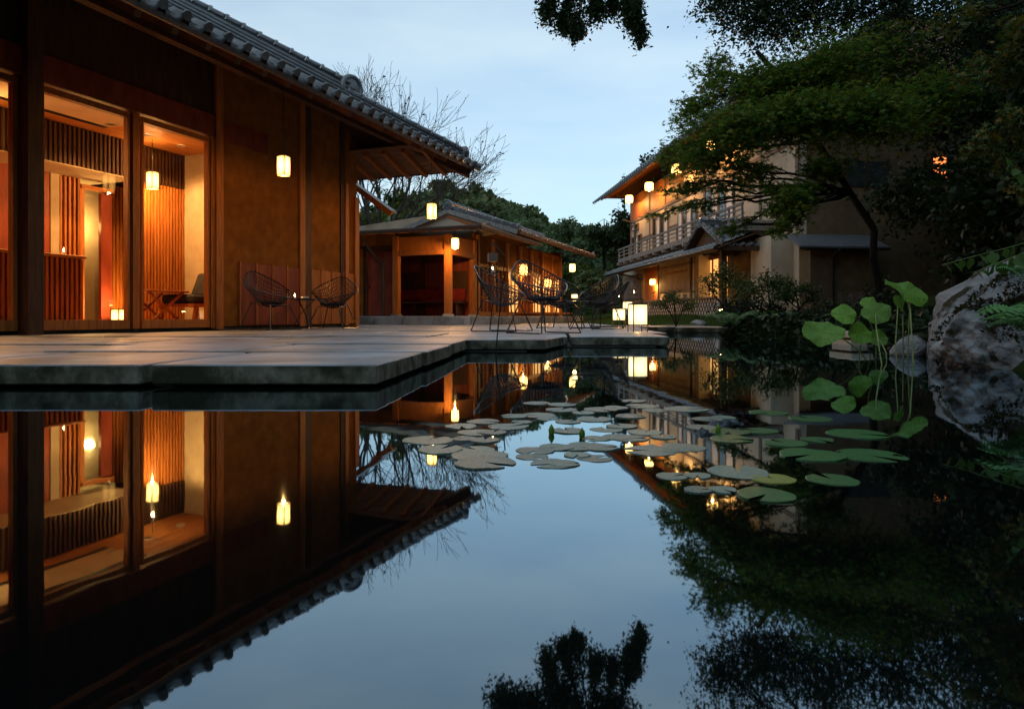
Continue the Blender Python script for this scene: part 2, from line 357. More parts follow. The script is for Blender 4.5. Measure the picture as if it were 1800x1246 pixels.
def W1(u, v, z): return W(K1, E1, N1, u, v, z)
def W2(u, v, z): return W(K2, E1, N1, u, v, z)
def W3(x, y, z): return W(K3, X3, Y3, x, y, z)
def L1(p):
    q = Vector((p[0], p[1])) - K1; return q.dot(E1), q.dot(N1)

# ------------------------------------------------------------------ stone deck of slabs
deck = bpy.data.objects.new('stone_deck', None); col.objects.link(deck); tag(deck, kind='structure')
ROWS = [(2.86, 3.90, -.55, .0), (3.90, 4.90, -.55, .35), (4.90, 5.85, -.55, 0), (5.85, 6.75, .10, .45), (6.75, 8.05, 1.34, .2), (8.05, 9.55, 1.52, .6),
        (9.55, 11.1, 1.55, 0), (11.1, 12.6, 1.72, .4), (12.6, 14.1, 3.55, .15), (14.1, 15.6, 3.3, .5), (15.6, 17.2, 3.0, .1), (17.2, 19.2, 2.8, .5), (19.2, 21.6, 2.6, .2), (21.6, 24.5, 2.6, .0), (24.5, 28, 2.6, .4)]
dr = random.Random(5)
DECK_Z = EYE - .20
for ri, (d0, d1, xr, ofs) in enumerate(ROWS):
    x = xr; first = True
    wbase = 1.0 + .12 * min(ri, 6)
    while x > -9.5 - d0 * .2:
        wd = wbase if ri < 3 else wbase * dr.uniform(.9, 1.25)
        if first and ri >= 3: wd = wbase * (.55 + ofs * .7)
        x0 = x - wd
        g_ = dr.choice((.009, .014, .022))
        pts = []
        for (xx, dd) in ((x0 + g_, d0 + g_), (x - g_, d0 + g_), (x - g_, d1 - g_), (x0 + g_, d1 - g_)):
            xs = xx + .0625 * (dd - 2.86)
            if first and ri == 3 and xx > x - .1 and dd > d0 + .2: xs += .17
            pts.append((xs, dd))
        cx = sum(p[0] for p in pts) / 4; cyy = sum(p[1] for p in pts) / 4
        u, v = L1((cx, cyy))
        q2 = Vector((cx, cyy)) - K2; u2, v2 = q2.dot(E1), q2.dot(N1)
        if not (v > 1.2 and u < .3) and not (u2 > .3 and v2 > -.3):
            zt = DECK_Z + dr.uniform(-.007, .006); tilt = dr.uniform(-.003, .003)
            pj = []
            for q_ in range(4):
                A_, B_ = pts[q_], pts[(q_ + 1) % 4]; ns = 9 if d0 < 9 else 3
                for h_ in range(ns):
                    f_ = h_ / ns; jj = .004 if h_ else .009
                    pj.append((A_[0] + (B_[0] - A_[0]) * f_ - cx + dr.uniform(-jj, jj) * .6, A_[1] + (B_[1] - A_[1]) * f_ - cyy + dr.uniform(-jj, jj) * .6))
            mb = MB().prism(pj, -.085, 0)
            sm = mb.mesh('slab', .006); sm.materials.append(MT['granite']); sm.materials.append(MT['mossface'])
            for p_ in sm.polygons: p_.material_index = 1 if p_.normal.z < .3 else 0
            s = ob('slab', sm, None, deck, loc=(cx, cyy, zt), rot=(tilt, dr.uniform(-.003, .003), 0))
        x = x0; first = False
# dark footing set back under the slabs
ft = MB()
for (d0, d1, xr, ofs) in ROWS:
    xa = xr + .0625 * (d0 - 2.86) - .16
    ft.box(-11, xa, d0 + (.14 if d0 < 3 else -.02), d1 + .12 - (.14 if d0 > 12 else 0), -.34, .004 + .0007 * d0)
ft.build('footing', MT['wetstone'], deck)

# ------------------------------------------------------------------ tiles
def tile_profile(wd, n=9):
    xs = np.linspace(0, 1, n); z = np.where(xs < .62, -.075 * np.sin(np.pi * xs / .62), .20 * np.sin(np.pi * (xs - .62) / .38))
    return xs * wd, z * wd
def tile_arrays(wd, ln, th, eave=False, n=9):
    """curved clay tile: x across, y up the slope, z out of the roof"""
    xs, zs = tile_profile(wd * 1.03, n)
    V = []; F = []
    for y, dz in ((0, th), (ln * 1.12, 0)):
        for x, z in zip(xs, zs): V.append((x, y, z + dz))
    for x, z in zip(xs, zs): V.append((x, 0, z + th - th * 1.3 - (.045 if eave and .0 <= x / wd <= 1.1 else 0) * (1.0 if x < .62 * wd else .6)))
    for i in range(n - 1):
        F.append((i, i + 1, n + i + 1, n + i)); F.append((2*n + i, 2*n + i + 1, i + 1, i))
    return np.array(V), np.array(F)
def tile_mesh(name, wd, ln, th, eave=False):
    V, F = tile_arrays(wd, ln, th, eave)
    V = [tuple(v) for v in V]; F = [tuple(f) for f in F]
    if eave:                       # round end cap of the roll
        b = len(V); c = (.81 * wd, -.006, .07 * wd + th); r = .185 * wd; V.append(c)
        for k in range(12): V.append((c[0] + r * math.cos(k * math.pi / 6), -.006, c[2] + r * math.sin(k * math.pi / 6)))
        for k in range(12): V.append((c[0] + r * math.cos(k * math.pi / 6), .02, c[2] + r * math.sin(k * math.pi / 6)))
        for k in range(12):
            F.append((b, b + 1 + (k + 1) % 12, b + 1 + k)); F.append((b + 1 + k, b + 1 + (k + 1) % 12, b + 13 + (k + 1) % 12, b + 13 + k))
    me = bpy.data.meshes.new(name); me.from_pydata(V, [], F); me.polygons.foreach_set('use_smooth', [len(p.vertices) == 4 for p in me.polygons]); me.update()
    return me
def tile_field(name, parent, frame, cells, wd, ln, th, m, n=7):
    """many tiles as one piece of roof covering; frame = (origin, across, up-slope, out) in the parent's coordinates"""
    O, A, B, C = [np.array(q, float) for q in frame]
    tv, tf = tile_arrays(wd, ln, th, False, n); ev, ef = tile_arrays(wd, ln, th, True, n)
    Vs = []; Fs = []; b = 0
    for (i, j) in cells:
        v, f = (ev, ef) if j == 0 else (tv, tf)
        q = O + (v[:, :1] + i * wd) * A + (v[:, 1:2] + j * ln) * B + v[:, 2:] * C
        Vs.append(q); Fs.append(f + b); b += len(v)
    o = ob(name, mesh_np(name, np.concatenate(Vs), np.concatenate(Fs)), m, parent, smooth=True)
    return tag(o, kind='stuff')

def ridge_run(parent, name, p0, p1, wbase, h, tl, m, stack=2):
    """a stacked ridge: courses of flat tile and a row of round cover tiles, each a piece of its own"""
    p0, p1 = Vector(p0), Vector(p1); d = (p1 - p0); L = d.length; d.normalize()
    up = Vector((0, 0, 1)); a = d.cross(up).normalized(); nrm = a.cross(d).normalized()
    for s in range(stack):
        ww = wbase * (1 - .16 * s); z0 = h * s / stack; z1 = h * (s + 1) / stack - .012
        MB().bar(p0 + nrm * (z0 + z1) / 2, p1 + nrm * (z0 + z1) / 2, ww * .84, z1 - z0, nrm).build('ridge_course', m, parent)
        MB().bar(p0 + nrm * (z1 + .006), p1 + nrm * (z1 + .006), ww * 1.06, .022, nrm).build('ridge_course', m, parent)
    n = max(1, round(L / tl)); tl = L / n; r = wbase * .40
    mb = MB(); k = 8; V = []; F = []
    prof = [(0, r * 1.0), (tl * .80, r * .93), (tl * .80, r * 1.14), (tl * .98, r * 1.14), (tl * .98, r * 1.0)]
    for (y, rr) in prof:
        for i in range(k + 1):
            q = math.pi * i / k; V.append((rr * math.cos(q), y, rr * math.sin(q)))
    for j in range(len(prof) - 1):
        for i in range(k): F.append((j*(k+1)+i, j*(k+1)+i+1, (j+1)*(k+1)+i+1, (j+1)*(k+1)+i))
    F.append(tuple(range(k + 1)))
    mb.add(V, F); me = mb.mesh('cover_tile'); me.materials.append(m); me.polygons.foreach_set('use_smooth', [True] * len(me.polygons))
    rot = Matrix((a, d, nrm)).transposed().to_euler()
    for i in range(n):
        ob('cover_tile', me, None, parent, loc=p0 + d * (tl * i) + nrm * h, rot=rot)

def ridge_end(parent, p, r, facing, m, name='ridge_end_tile'):
    """round ornamental end tile with a raised rim and curled foot"""
    mb = MB(); f = Vector(facing).normalized(); 
    prof = [(r * .72, -r * .75), (r * .98, -r * .45), (r, r * .05), (r * .9, r * .22), (r * .74, r * .22), (r * .66, r * .1), (r * .3, r * .12), (r * .16, r * .24)]
    mb.lathe(prof, 20, (0, 0, 0), 'y')
    for sx in (-1, 1): mb.lathe([(r*.26, -r*.3), (r*.34, 0), (r*.2, r*.15)], 10, (sx * r * .86, 0, -r * .72), 'y')
    mb.box(-r * .8, r * .8, -r * .6, r * .02, -r * 1.25, -r * .3)
    rz = math.atan2(-f.x, f.y)
    return mb.build(name, m, parent, loc=p, rot=(0, 0, rz), smooth=False)

# ------------------------------------------------------------------ lantern builders
def lantern(name, p, w_, h_, label, group=None, rz=0.0, cord=None, paper='paper', round_=False, cat='lantern', watt=17):
    t = thing(name, label, cat, p, rz, group)      # p: centre of the underside
    hw = w_ / 2
    if round_:
        MB().lathe([(hw*.8, 0), (hw, h_*.12), (hw*1.05, h_*.5), (hw, h_*.88), (hw*.8, h_)], 14).build('paper_shade', MT[paper], t, smooth=True)
        MB().lathe([(hw*.7, -.02*h_), (hw*.84, -.005*h_), (hw*.84, .05*h_), (hw*.6, .05*h_)], 14).build('rim', MT['frame'], t)
        MB().lathe([(hw*.6, h_*.96), (hw*.86, h_*.955), (hw*.86, h_*1.02), (hw*.3, h_*1.05)], 14).build('cap', MT['frame'], t)
    else:
        MB().box(-hw*.94, hw*.94, -hw*.94, hw*.94, .02*h_, .97*h_).build('paper_shade', MT[paper], t)
        f = MB(); b = w_ * .055
        for sx in (-1, 1):
            for sy in (-1, 1): f.box(sx*hw-b/2, sx*hw+b/2, sy*hw-b/2, sy*hw+b/2, 0, h_)
        f.build('frame', MT['frame'], t)
        MB().box(-hw*1.03, hw*1.03, -hw*1.03, hw*1.03, h_, h_*1.05).build('cap', MT['frame'], t)
        g = MB()
        for s in (-1, 1):
            g.box(-hw*.9, hw*.9, s*hw-b/2, s*hw+b/2, 0, b); g.box(s*hw-b/2, s*hw+b/2, -hw*.9, hw*.9, 0, b)
        g.build('base_rail', MT['frame'], t)
    if watt: point(t, (0, 0, -.02), watt, WARM, .012)
    if cord: MB().tube([(0, 0, h_*1.03), (0, 0, cord - p[2])], .006, 5).build('cord', MT['iron'], t)
    return t

def spot(parent, loc, energy, c=WARM, size=R(110), r=.04, name='lamp_light', blend=.6):
    l = bpy.data.lights.new(name, 'SPOT'); l.energy = energy; l.color = c; l.spot_size = size; l.spot_blend = blend; l.shadow_soft_size = r
    o = bpy.data.objects.new(name, l); col.objects.link(o); o.location = loc
    if parent is not None: o.parent = parent
    return o
def point(parent, loc, energy, c=WARM, r=.05, name='lamp_light'):
    l = bpy.data.lights.new(name, 'POINT'); l.energy = energy; l.color = c; l.shadow_soft_size = r
    o = bpy.data.objects.new(name, l); col.objects.link(o); o.location = loc
    if parent is not None: o.parent = parent
    return o

# ================================================================== HOUSE 1: the lounge at the left
H1 = thing('lounge_house', 'brown lounge house with large lit windows and tiled hip roof at left', 'building', (K1.x, K1.y, 0), RZ1)
P1 = .55; EV = -2.06; EZ = 3.17; UE = .79
def zr(v): return EZ + P1 * (v - EV)
ZW = 4.15
HEAD = 2.73; SILL = .262; FL = .21; UL = -14.0
box('foundation', MT['wetstone'], H1, UL, -.02, .02, 7.5, -.34, .15)
box('floor', MT['woodh'], H1, UL, -.1, .06, 7.3, .152, FL)
# glazing bays
uw = [(-13.6, -11.9), (-11.75, -10.0), (-9.5, -7.95), (-7.85, U1(22, .05)), (U1(70), U1(229, -.03)), (U1(246), U1(366))]
for i, (a, b) in enumerate(uw):
    wn = thing('window', None, None); wn.parent = H1
    b_ = .045 if i < 4 else .03
    box('frame', MT['wood'], wn, a, b, -.03, .05, .15, SILL)
    box('frame', MT['wood'], wn, a, b, -.032, .052, HEAD, HEAD + .07)
    box('frame', MT['wood'], wn, a, a + b_, -.028, .048, SILL, HEAD)
    box('frame', MT['wood'], wn, b - b_, b, -.028, .048, SILL, HEAD)
    box('pane', MT['glass'], wn, a + b_, b - b_, .006, .012, SILL, HEAD)
box('mullion', MT['wood'], H1, U1(231, -.03), U1(245.5, -.06), -.06, .08, .15, HEAD + .09)
box('post', MT['darkwood'], H1, U1(22, .08), U1(77, -.16), -.16, .10, DECK_Z, ZW)
for a, b in ((-14, -13.6), (-11.9, -11.75), (-10.0, -9.5), (-7.95, -7.85)): box('post', MT['darkwood'], H1, a, b, -.12, .09, .02, ZW)
box('post', MT['wood'], H1, U1(367), U1(378, -.045), -.045, .075, .14, HEAD + .1)
box('post', MT['wood'], H1, U1(378, -.045) + .004, U1(393, -.07), -.07, .08, .12, ZW)
# beam over the glass and walls above
box('lintel_beam', MT['redwood'], H1, UL + .1, U1(378), -.055, .07, HEAD + .10, HEAD + .40)
box('wall', MT['darkwood'], H1, UL + .1, U1(378), -.02, .06, HEAD + .402, ZW)  # dark timber colour stands in for the shade under the eaves
box('rail', MT['redwood'], H1, U1(393) + .003, U1(470), -.012, .05, HEAD + .10, HEAD + .40)
box('wall', MT['plaster'], H1, U1(393), -.24, .0, .10, .16, ZW - .002)
box('post', MT['wood'], H1, U1(525), U1(534), -.035, .06, .14, ZW - .004)
box('post', MT['darkwood'], H1, U1(534) + .003, U1(545), -.028, .06, .14, ZW - .006)
box('post', MT['darkwood'], H1, U1(597), U1(604), -.03, .06, .14, ZW - .008)
box('post', MT['wood'], H1, U1(604) + .003, U1(610), -.045, .06, .14, 2.75)
box('post', MT['wood'], H1, U1(621), .0, -.05, .10, .12, 2.55)
# dado of upright boards with cover battens
dpx = [420, 449, 477, 503, 527, 546, 563, 582, 602, 621]
for i in range(len(dpx) - 1):
    a, b = U1(dpx[i]), U1(dpx[i + 1])
    box('dado_board', MT['redwood'] if i < 5 else MT['wood'], H1, a + .012, b - .012, -.022, -.003, .17, 1.10)
    box('batten', MT['wood'], H1, a - .014, a + .011, -.032, -.004, .17, 1.115)
box('wall', MT['plaster'], H1, -.235, -.002, .012, 7.3, .12, ZW - .01).name = 'end_wall'
box('wall', MT['plaster'], H1, UL, UL + .1, .1, 7.4, .0, ZW)
box('wall', MT['plaster'], H1, UL, -.2, 7.3, 7.45, .0, ZW)
# eaves: soffit boards, rafters, fascia
sl = math.atan(P1)
nb = 12
for i in range(nb):
    v0 = EV + .04 + (2.2 / nb) * i; v1 = v0 + 2.2 / nb - .012
    MB().add([(UL - 1, v0, zr(v0) - .075), (UE - .08, v0, zr(v0) - .075), (UE - .08, v1, zr(v1) - .075), (UL - 1, v1, zr(v1) - .075),
              (UL - 1, v0, zr(v0) - .055), (UE - .08, v0, zr(v0) - .055), (UE - .08, v1, zr(v1) - .055), (UL - 1, v1, zr(v1) - .055)],
             [(3,2,1,0),(4,5,6,7),(0,1,5,4),(1,2,6,5),(2,3,7,6),(3,0,4,7)]).build('soffit_board', MT['soffit'], H1)
rmesh = MB().bar((0, EV + .1, zr(EV + .1) - .13), (0, .18, zr(.18) - .13), .07, .10).mesh('rafter'); rmesh.materials.append(MT['soffit'])
u = UE - .95
while u > UL - .8:
    ob('rafter', rmesh, None, H1, loc=(u, 0, 0)); u -= .42
box('eave_beam', MT['darkwood'], H1, UL - 1, .30, -1.02, -.90, zr(-1) - .31, zr(-1) - .185)
MB().bar((UL - 1, EV - .01, EZ - .045), (UE, EV - .01, EZ - .045), .03, .11).build('fascia', MT['darkwood'], H1)
MB().bar((UE, EV - .02, EZ - .05), (UE, 7.5, EZ - .05), .03, .11).build('fascia', MT['darkwood'], H1)
# end eave: gently pitched boards and rafters seen from below past the corner
zend = lambda u_: EZ - .10 + .30 * (UE - u_)
for i in range(7):
    u0 = -.25 + i * .145; u1 = u0 + .135
    MB().add([(u0, -1.55, zend(u0)), (u1, -1.55 - .22 * (u1 > .3), zend(u1)), (u1, 7.0, zend(u1)), (u0, 7.0, zend(u0)),
              (u0, -1.55, zend(u0) + .02), (u1, -1.55 - .22 * (u1 > .3), zend(u1) + .02), (u1, 7.0, zend(u1) + .02), (u0, 7.0, zend(u0) + .02)],
             [(3,2,1,0),(4,5,6,7),(0,1,5,4),(1,2,6,5),(2,3,7,6),(3,0,4,7)]).build('soffit_board', MT['soffit'], H1)
v = -1.5
while v < 6.5:
    MB().bar((-.2, v, zend(-.2) - .05), (UE - .06, v, zend(UE - .06) - .05), .065, .08).build('rafter', MT['wood'], H1); v += .40
# hip rafter under the corner
MB().bar((UE - .05, EV + .05, EZ - .16), (-.6, EV + 1.44, zr(EV + 1.44) - .27), .11, .16).build('hip_rafter', MT['darkwood'], H1)
# roof
roof = thing('roof', None, None); roof.parent = H1
TR = 6.2
ridge_v = EV + TR; ru = UE - TR; ZR = zr(ridge_v)
MB().add([(UL - 1.2, EV, EZ - .02), (UE, EV, EZ - .02), (ru, ridge_v, ZR - .02), (UL - 1.2, ridge_v, ZR - .02),
          (UE, ridge_v + TR, EZ - .02), (UL - 1.2, ridge_v + TR, EZ - .02)],
         [(0, 1, 2, 3), (1, 4, 2), (4, 5, 3, 2)]).build('roof_deck', MT['darkwood'], roof)
TW, TLn = .272, .245
te = tile_mesh('eave_tile', TW, TLn, .022, True); te.materials.append(MT['tile'])
tm = tile_mesh('tile', TW, TLn, .022); tm.materials.append(MT['tile'])
cs, sn = math.cos(sl), math.sin(sl)
rest = []; ncol = 0; cells = []
for i in range(0, 58):
    ux = UE - (i + 1) * TW
    for j in range(0, 30):
        tt = j * TLn * cs
        if tt > (UE - ux) + .02 or tt > TR: continue
        cells.append((i, j, ux))
cells.sort(key=lambda c: (c[1] > 8, c[0] if c[1] <= 8 else 99, c[1]))
sing = [c for c in cells if c[1] <= 8 and c[0] < 33][:290]; sset = set((c[0], c[1]) for c in sing)
tj = random.Random(3)
for (i, j, ux) in sing:
    ob('tile', te if j == 0 else tm, None, roof, loc=(ux, EV - .05 + j * TLn * cs, EZ + .012 + (j * TLn - .05) * sn), rot=(sl + tj.uniform(-.012, .012), tj.uniform(-.015, .015), tj.uniform(-.008, .008)))
rest = [(-(i + 1), j) for (i, j, ux) in cells if (i, j) not in sset]
tile_field('tile_covering', roof, ((UE, EV - .05, EZ + .012 - .05 * sn), (1, 0, 0), (0, cs, sn), (0, -sn, cs)), rest, TW, TLn, .022, MT['tile'])
# tiles on the end slope
tile_field('tile_covering', roof, ((UE + .05, EV, EZ + .012 - .03), (0, 1, 0), (-cs, 0, sn), (sn, 0, cs)),
           [(i, j) for i in range(0, 45) for j in range(0, 28) if j * TLn * cs < i * TW + .05 and j * TLn * cs < (45 - i) * TW], TW, TLn, .022, MT['tile'])
hp = lambda t, dz=0: Vector((UE - t, EV + t, zr(EV + t) + .03 + dz))
ridge_run(roof, 'hip_ridge', hp(1.72), hp(TR), .25, .25, .27, MT['tile'], 4)
ridge_run(roof, 'hip_ridge', hp(.12), hp(1.72), .22, .12, .27, MT['tile'], 2)
ridge_run(roof, 'main_ridge', (ru, ridge_v, ZR), (UL - 1, ridge_v, ZR), .34, .4, .3, MT['tile'], 3)
ridge_end(roof, hp(1.62, .25), .235, (-.35, -1, 0), MT['tile'])
ridge_end(roof, hp(.10, .14), .13, (.1, -1, 0), MT['tile'])
MB().tube([hp(.16, -.0) + Vector((0, 0, -.02)), hp(-.10, .0)], [.055, .075], 10).build('corner_tile', MT['tile'], roof)

# -------- interior
VB = 1.84; CZ = 3.0; V2 = 2.55
for i in range(9):
    v0 = .08 + i * .205
    box('ceiling_board', MT['woodh'], H1, UL + .1, -.35, v0, v0 + .197, CZ, CZ + .03)
box('ceiling_back', MT['darkwood'], H1, UL + .1, -.35, .06, 3.4, CZ + .032, CZ + .06)
ua, ub = U1(70, .9), U1(212, 1.2)
box('ceiling_panel', MT['beige'], H1, ua - .6, ub, .78, 1.42, CZ - .012, CZ - .002)
for vv in (.70, .76, 1.44, 1.50): box('vent_slot', MT['iron'], H1, ua - .6, ub, vv, vv + .022, CZ - .016, CZ - .003)
box('inner_wall', MT['palewall'], H1, U1(326, VB), U1(326, VB) + .1, .12, VB + .2, FL, CZ)
ur = U1(326, VB)
box('inner_wall', MT['darkwood'], H1, U1(247, VB) - .02, ur, VB + .07, VB + .12, FL, CZ)
box('inner_wall', MT['darkwood'], H1, UL + .2, U1(247, VB) - .022, VB + .07, VB + .12, 2.44, CZ)
box('recess_soffit', MT['palewall'], H1, UL + .2, U1(247, VB) - .03, VB + .02, V2 + .5, 2.42, 2.438)
box('recess_wall', MT['redwood'], H1, UL + .2, U1(88, V2), V2, V2 + .08, FL, 2.42)
box('recess_wall', MT['palewall'], H1, U1(88, V2), U1(104, V2), V2 - .02, V2 + .08, FL, 2.418)
box('recess_wall', MT['plaster'], H1, U1(104, V2), U1(142, V2), V2 + .03, V2 + .08, FL, 2.418)
box('recess_wall', MT['palewall'], H1, U1(142, V2 + .5), U1(178, V2 + .5) + .05, V2 + .5, V2 + .55, FL, 2.418)
box('recess_wall', MT['redwood'], H1, U1(178, V2), U1(197, V2), V2 + .0, V2 + .06, FL, 2.25)
box('recess_wall', MT['darkwood'], H1, U1(197, V2), U1(265, V2), V2 + .06, V2 + .1, FL, 2.418)
box('door_head', MT['wood'], H1, U1(140, V2), U1(198, V2), V2 - .05, V2 + .05, 2.27, 2.33)
box('door_jamb', MT['wood'], H1, U1(140, V2) - .02, U1(140, V2) + .05, V2 - .04, V2 + .06, FL, 2.268)
slatm = {}
def slats(a, b, v_, z0, z1, m, step=.062, wd=.03, dp=.04):
    key = (round(z1 - z0, 3), m, wd)
    if key not in slatm:
        me = MB().box(-wd/2, wd/2, -dp/2, dp/2, 0, z1 - z0).mesh('slat'); me.materials.append(MT[m]); slatm[key] = me
    n = int((b - a) / step)
    for i in range(n + 1): ob('slat', slatm[key], None, H1, loc=(a + i * (b - a) / max(1, n), v_, z0))
slats(U1(0, VB) - .7, ur - .03, VB + .03, 2.44, CZ - .003, 'darkwood', .068, .036)
slats(U1(247, VB) - .02, ur - .04, VB + .03, FL, 2.425, 'wood', .060, .034)
slats(U1(105, V2), U1(140, V2) - .03, V2 - .01, FL, 2.41, 'wood', .06)
slats(U1(198, V2) + .03, U1(262, V2), V2 + .02, FL, 2.41, 'wood', .062)
for z in (1.02, 1.62): box('slat_rail', MT['wood'], H1, U1(197, V2), U1(262, V2), V2 + .042, V2 + .058, z, z + .03)
# bar counter with slatted front
cn = thing('bar_counter', 'slatted wooden bar counter behind the left window of the lounge', 'counter', (K1.x, K1.y, 0), RZ1)
ca, cb = UL + 4, U1(147, 1.15)
box('top', MT['woodh'], cn, ca, cb + .02, 1.12, 1.62, 1.06, 1.10, .006)
box('carcass', MT['redwood'], cn, ca, cb, 1.20, 1.55, FL, 1.058)
me = MB().box(-.018, .018, -.02, .02, 0, .84).mesh('slat'); me.materials.append(MT['wood'])
u = cb - .02
while u > U1(-120, 1.15): ob('slat', me, None, cn, loc=(u, 1.178, FL + .005)); u -= .066
dish = thing('candle_cup', 'tiny lit candle cup on the bar counter inside the lounge', 'candle', W1(U1(112, 1.3), 1.3, 1.10), 0)
MB().lathe([(.012, 0), (.02, .005), (.024, .05), (.02, .05)], 10).build('cup', MT['shoji'], dish)
MB().lathe([(.004, .05), (.009, .07), (.002, .10)], 8).build('flame', MT['flame'], dish)
# downlights
for i, (px_, py_) in enumerate(((195, 218), (259, 237), (318, 256), (60, 180), (120, 196))):
    p = at(px_, py_, 1200 * (CZ - EYE) / (556 - py_)); u_, v_ = L1(p)
    if i == 4: u_ -= 4.0
    if i == 3: u_ -= 1.6
    dl = thing('downlight', ['round recessed downlight in lounge ceiling nearest the vent panel', 'middle recessed downlight in the lounge ceiling', 'recessed downlight in lounge ceiling nearest the pale end wall', 'recessed downlight above the bar counter', 'recessed downlight at the hidden far end of the bar'][i], 'downlight', W1(u_, v_, CZ - .006), RZ1, 'downlights in the lounge ceiling')
    MB().lathe([(.062, -.006), (.062, .003), (.045, .003), (.045, -.006)], 18).build('rim', MT['shoji'], dl)
    MB().lathe([(.043, -.003), (.043, .001)], 16).build('bulb', MT['bulb'], dl)
    spot(dl, (0, 0, -.02), 66, size=R(120))
point(H1, (U1(160, V2 + .2), V2 + .25, 1.75), 16, (1, .56, .15), .08, 'recess_lamp_light')
lantern('hanging_lantern', W1(U1(268, 1.45), 1.45, EYE + (556 - 330) / 1200 * 10.3), .128, .26, 'white paper lantern hanging inside the lounge before the slatted wall', rz=RZ1, cord=CZ, watt=40)
point(H1, (U1(268, 1.45), 1.45, 2.72), 12, WARM, .012, 'ceiling_fill_light')  # extra light above the cap, added to brighten the ceiling
lantern('hanging_lantern', W1(U1(-40, 1.45), 1.45, 2.22), .17, .29, 'unseen paper lantern added over the bar to brighten the ceiling', rz=RZ1, cord=CZ, watt=40)  # out of view, added to light the bar end of the room
point(H1, (U1(-40, 1.45), 1.45, 2.72), 16, WARM, .012, 'ceiling_fill_light')  # second added light, aimed at the ceiling over the bar
fl = lantern('floor_lantern', W1(U1(210, 2.2), 2.2, FL), .17, .20, 'small glowing paper lantern on the lounge floor below the slats', rz=RZ1, watt=0)
point(fl, (0, 0, .26), 18, WARM, .012)
# folding table and low armchair inside
tb = thing('folding_table', 'low folding wooden table with crossed legs inside the right-hand lounge window', 'table', W1(U1(275, .95), .95, FL), RZ1)
box('top', MT['wood'], tb, -.36, .36, -.25, .25, .44, .465, .004)
for s in (-1, 1):
    MB().bar((-.28, s*.2, 0), (.28, s*.2, .44), .025, .035).build('leg', MT['wood'], tb)
    MB().bar((.28, s*.17, 0), (-.28, s*.17, .44), .025, .035).build('leg', MT['wood'], tb)
ac = thing('lounge_chair', 'low wooden lounge chair with dark cushion inside the lounge beside the end post', 'chair', W1(U1(345, .85), .85, FL), RZ1)
MB().box(-.36, .36, -.34, .34, .28, .42).build('cushion', MT['cushion'], ac, bevel=.04)
MB().add([(.18,-.33,.42),(.34,-.33,.42),(.34,.33,.42),(.18,.33,.42),(.34,-.33,.78),(.44,-.33,.76),(.44,.33,.76),(.34,.33,.78)], [(3,2,1,0),(4,5,6,7),(0,1,5,4),(1,2,6,5),(2,3,7,6),(3,0,4,7)]).build('back_cushion', MT['cushion'], ac, bevel=.03)
box('seat_frame', MT['wood'], ac, -.4, .4, -.36, .36, .235, .278)
for sx in (-1, 1):
    for sy in (-1, 1): MB().bar((sx*.36, sy*.32, 0), (sx*.32, sy*.32, .235), .04, .04).build('leg', MT['wood'], ac)

# exterior lanterns of house 1
lantern('hanging_lantern', W1(-3.96, -1.54, 2.10), .120, .25, 'bright paper lantern hanging before the brown lounge wall', 'lanterns hung from the lounge eaves', RZ1, zr(-1.54) - .1, watt=13)
lantern('hanging_lantern', W1(U1(759, -1.85), -1.85, 2.0), .128, .26, 'bright paper lantern hanging on a long cord below the corner of the lounge eaves', 'lanterns hung from the lounge eaves', RZ1, zr(-1.85) - .1, watt=20)

# small corridor roof stepping down behind the end wall
an = thing('corridor_house', 'small corridor with sloping board-edged roof behind the end wall of the lounge house', 'building', (K1.x, K1.y, 0), RZ1)
box('wall', MT['plaster'], an, .02, 1.2, 1.5, 1.62, .0, 3.3)
def plane(pts, th, name, m, parent):
    V = [tuple(p) for p in pts] + [(p[0], p[1], p[2] + th) for p in pts]; n = len(pts)
    return MB().add(V, [tuple(range(n))[::-1], tuple(range(n, 2*n))] + [(i, (i+1)%n, n+(i+1)%n, n+i) for i in range(n)]).build(name, m, parent)
plane([(1.05, -.1, 2.42), (1.3, -.1, 2.42), (1.3, 1.7, 3.68), (1.05, 1.7, 3.68)], .05, 'roof', MT['metalroof'], an)
MB().bar((1.0, -.15, 2.38), (1.0, 1.7, 3.675), .035, .11).build('barge_board', MT['wood'], an)
box('gable_wall', MT['plaster'], an, 1.12, 1.2, 1.3, 1.7, 2.0, 3.2)
for v in (.2, .9): MB().bar((1.06, v, 2.42 + .7 * v), (1.29, v, 2.42 + .7 * v), .07, .09).build('purlin', MT['darkwood'], an)
# ================================================================== HOUSE 2: low pavilion behind the deck
H2 = thing('garden_pavilion', 'low timber pavilion with open porch and grey roof at the back of the deck', 'building', (K2.x, K2.y, 0), RZ1)
PZ = .305
pod = MB().box(-.75, 9.6, -.75, 5.5, -.3, PZ - .02); pod.build('podium', MT['granite'], H2)
for i in range(8):
    box('kerb_stone', MT['granite'], H2, -.80, -.45, -.8 + i * .8 + .006, -.8 + (i + 1) * .8 - .006, .06, PZ, .01)
for i in range(8):
    box('kerb_stone', MT['granite'], H2, -.44 + i * 1.25, -.45 + (i + 1) * 1.25, -.80, -.45, .06, PZ, .01)
PT = 2.16
pw_ = .075
for (u, v) in ((0, 0), (0, U2 and 1.43), (1.47, 0), (0, 2.9)):
    box('post', MT['wood'], H2, u - pw_, u + pw_, v - pw_, v + pw_, PZ + .05, PT + .12)
    box('post_base', MT['granite'], H2, u - .11, u + .11, v - .11, v + .11, PZ - .02, PZ + .05, .012)
box('beam', MT['wood'], H2, -.07, .07, pw_ + .004, 1.43 - pw_ - .004, 1.80, 1.92)
box('frieze', MT['wood'], H2, -.03, .03, pw_ + .004, 1.43 - pw_ - .004, 1.922, PT + .1)
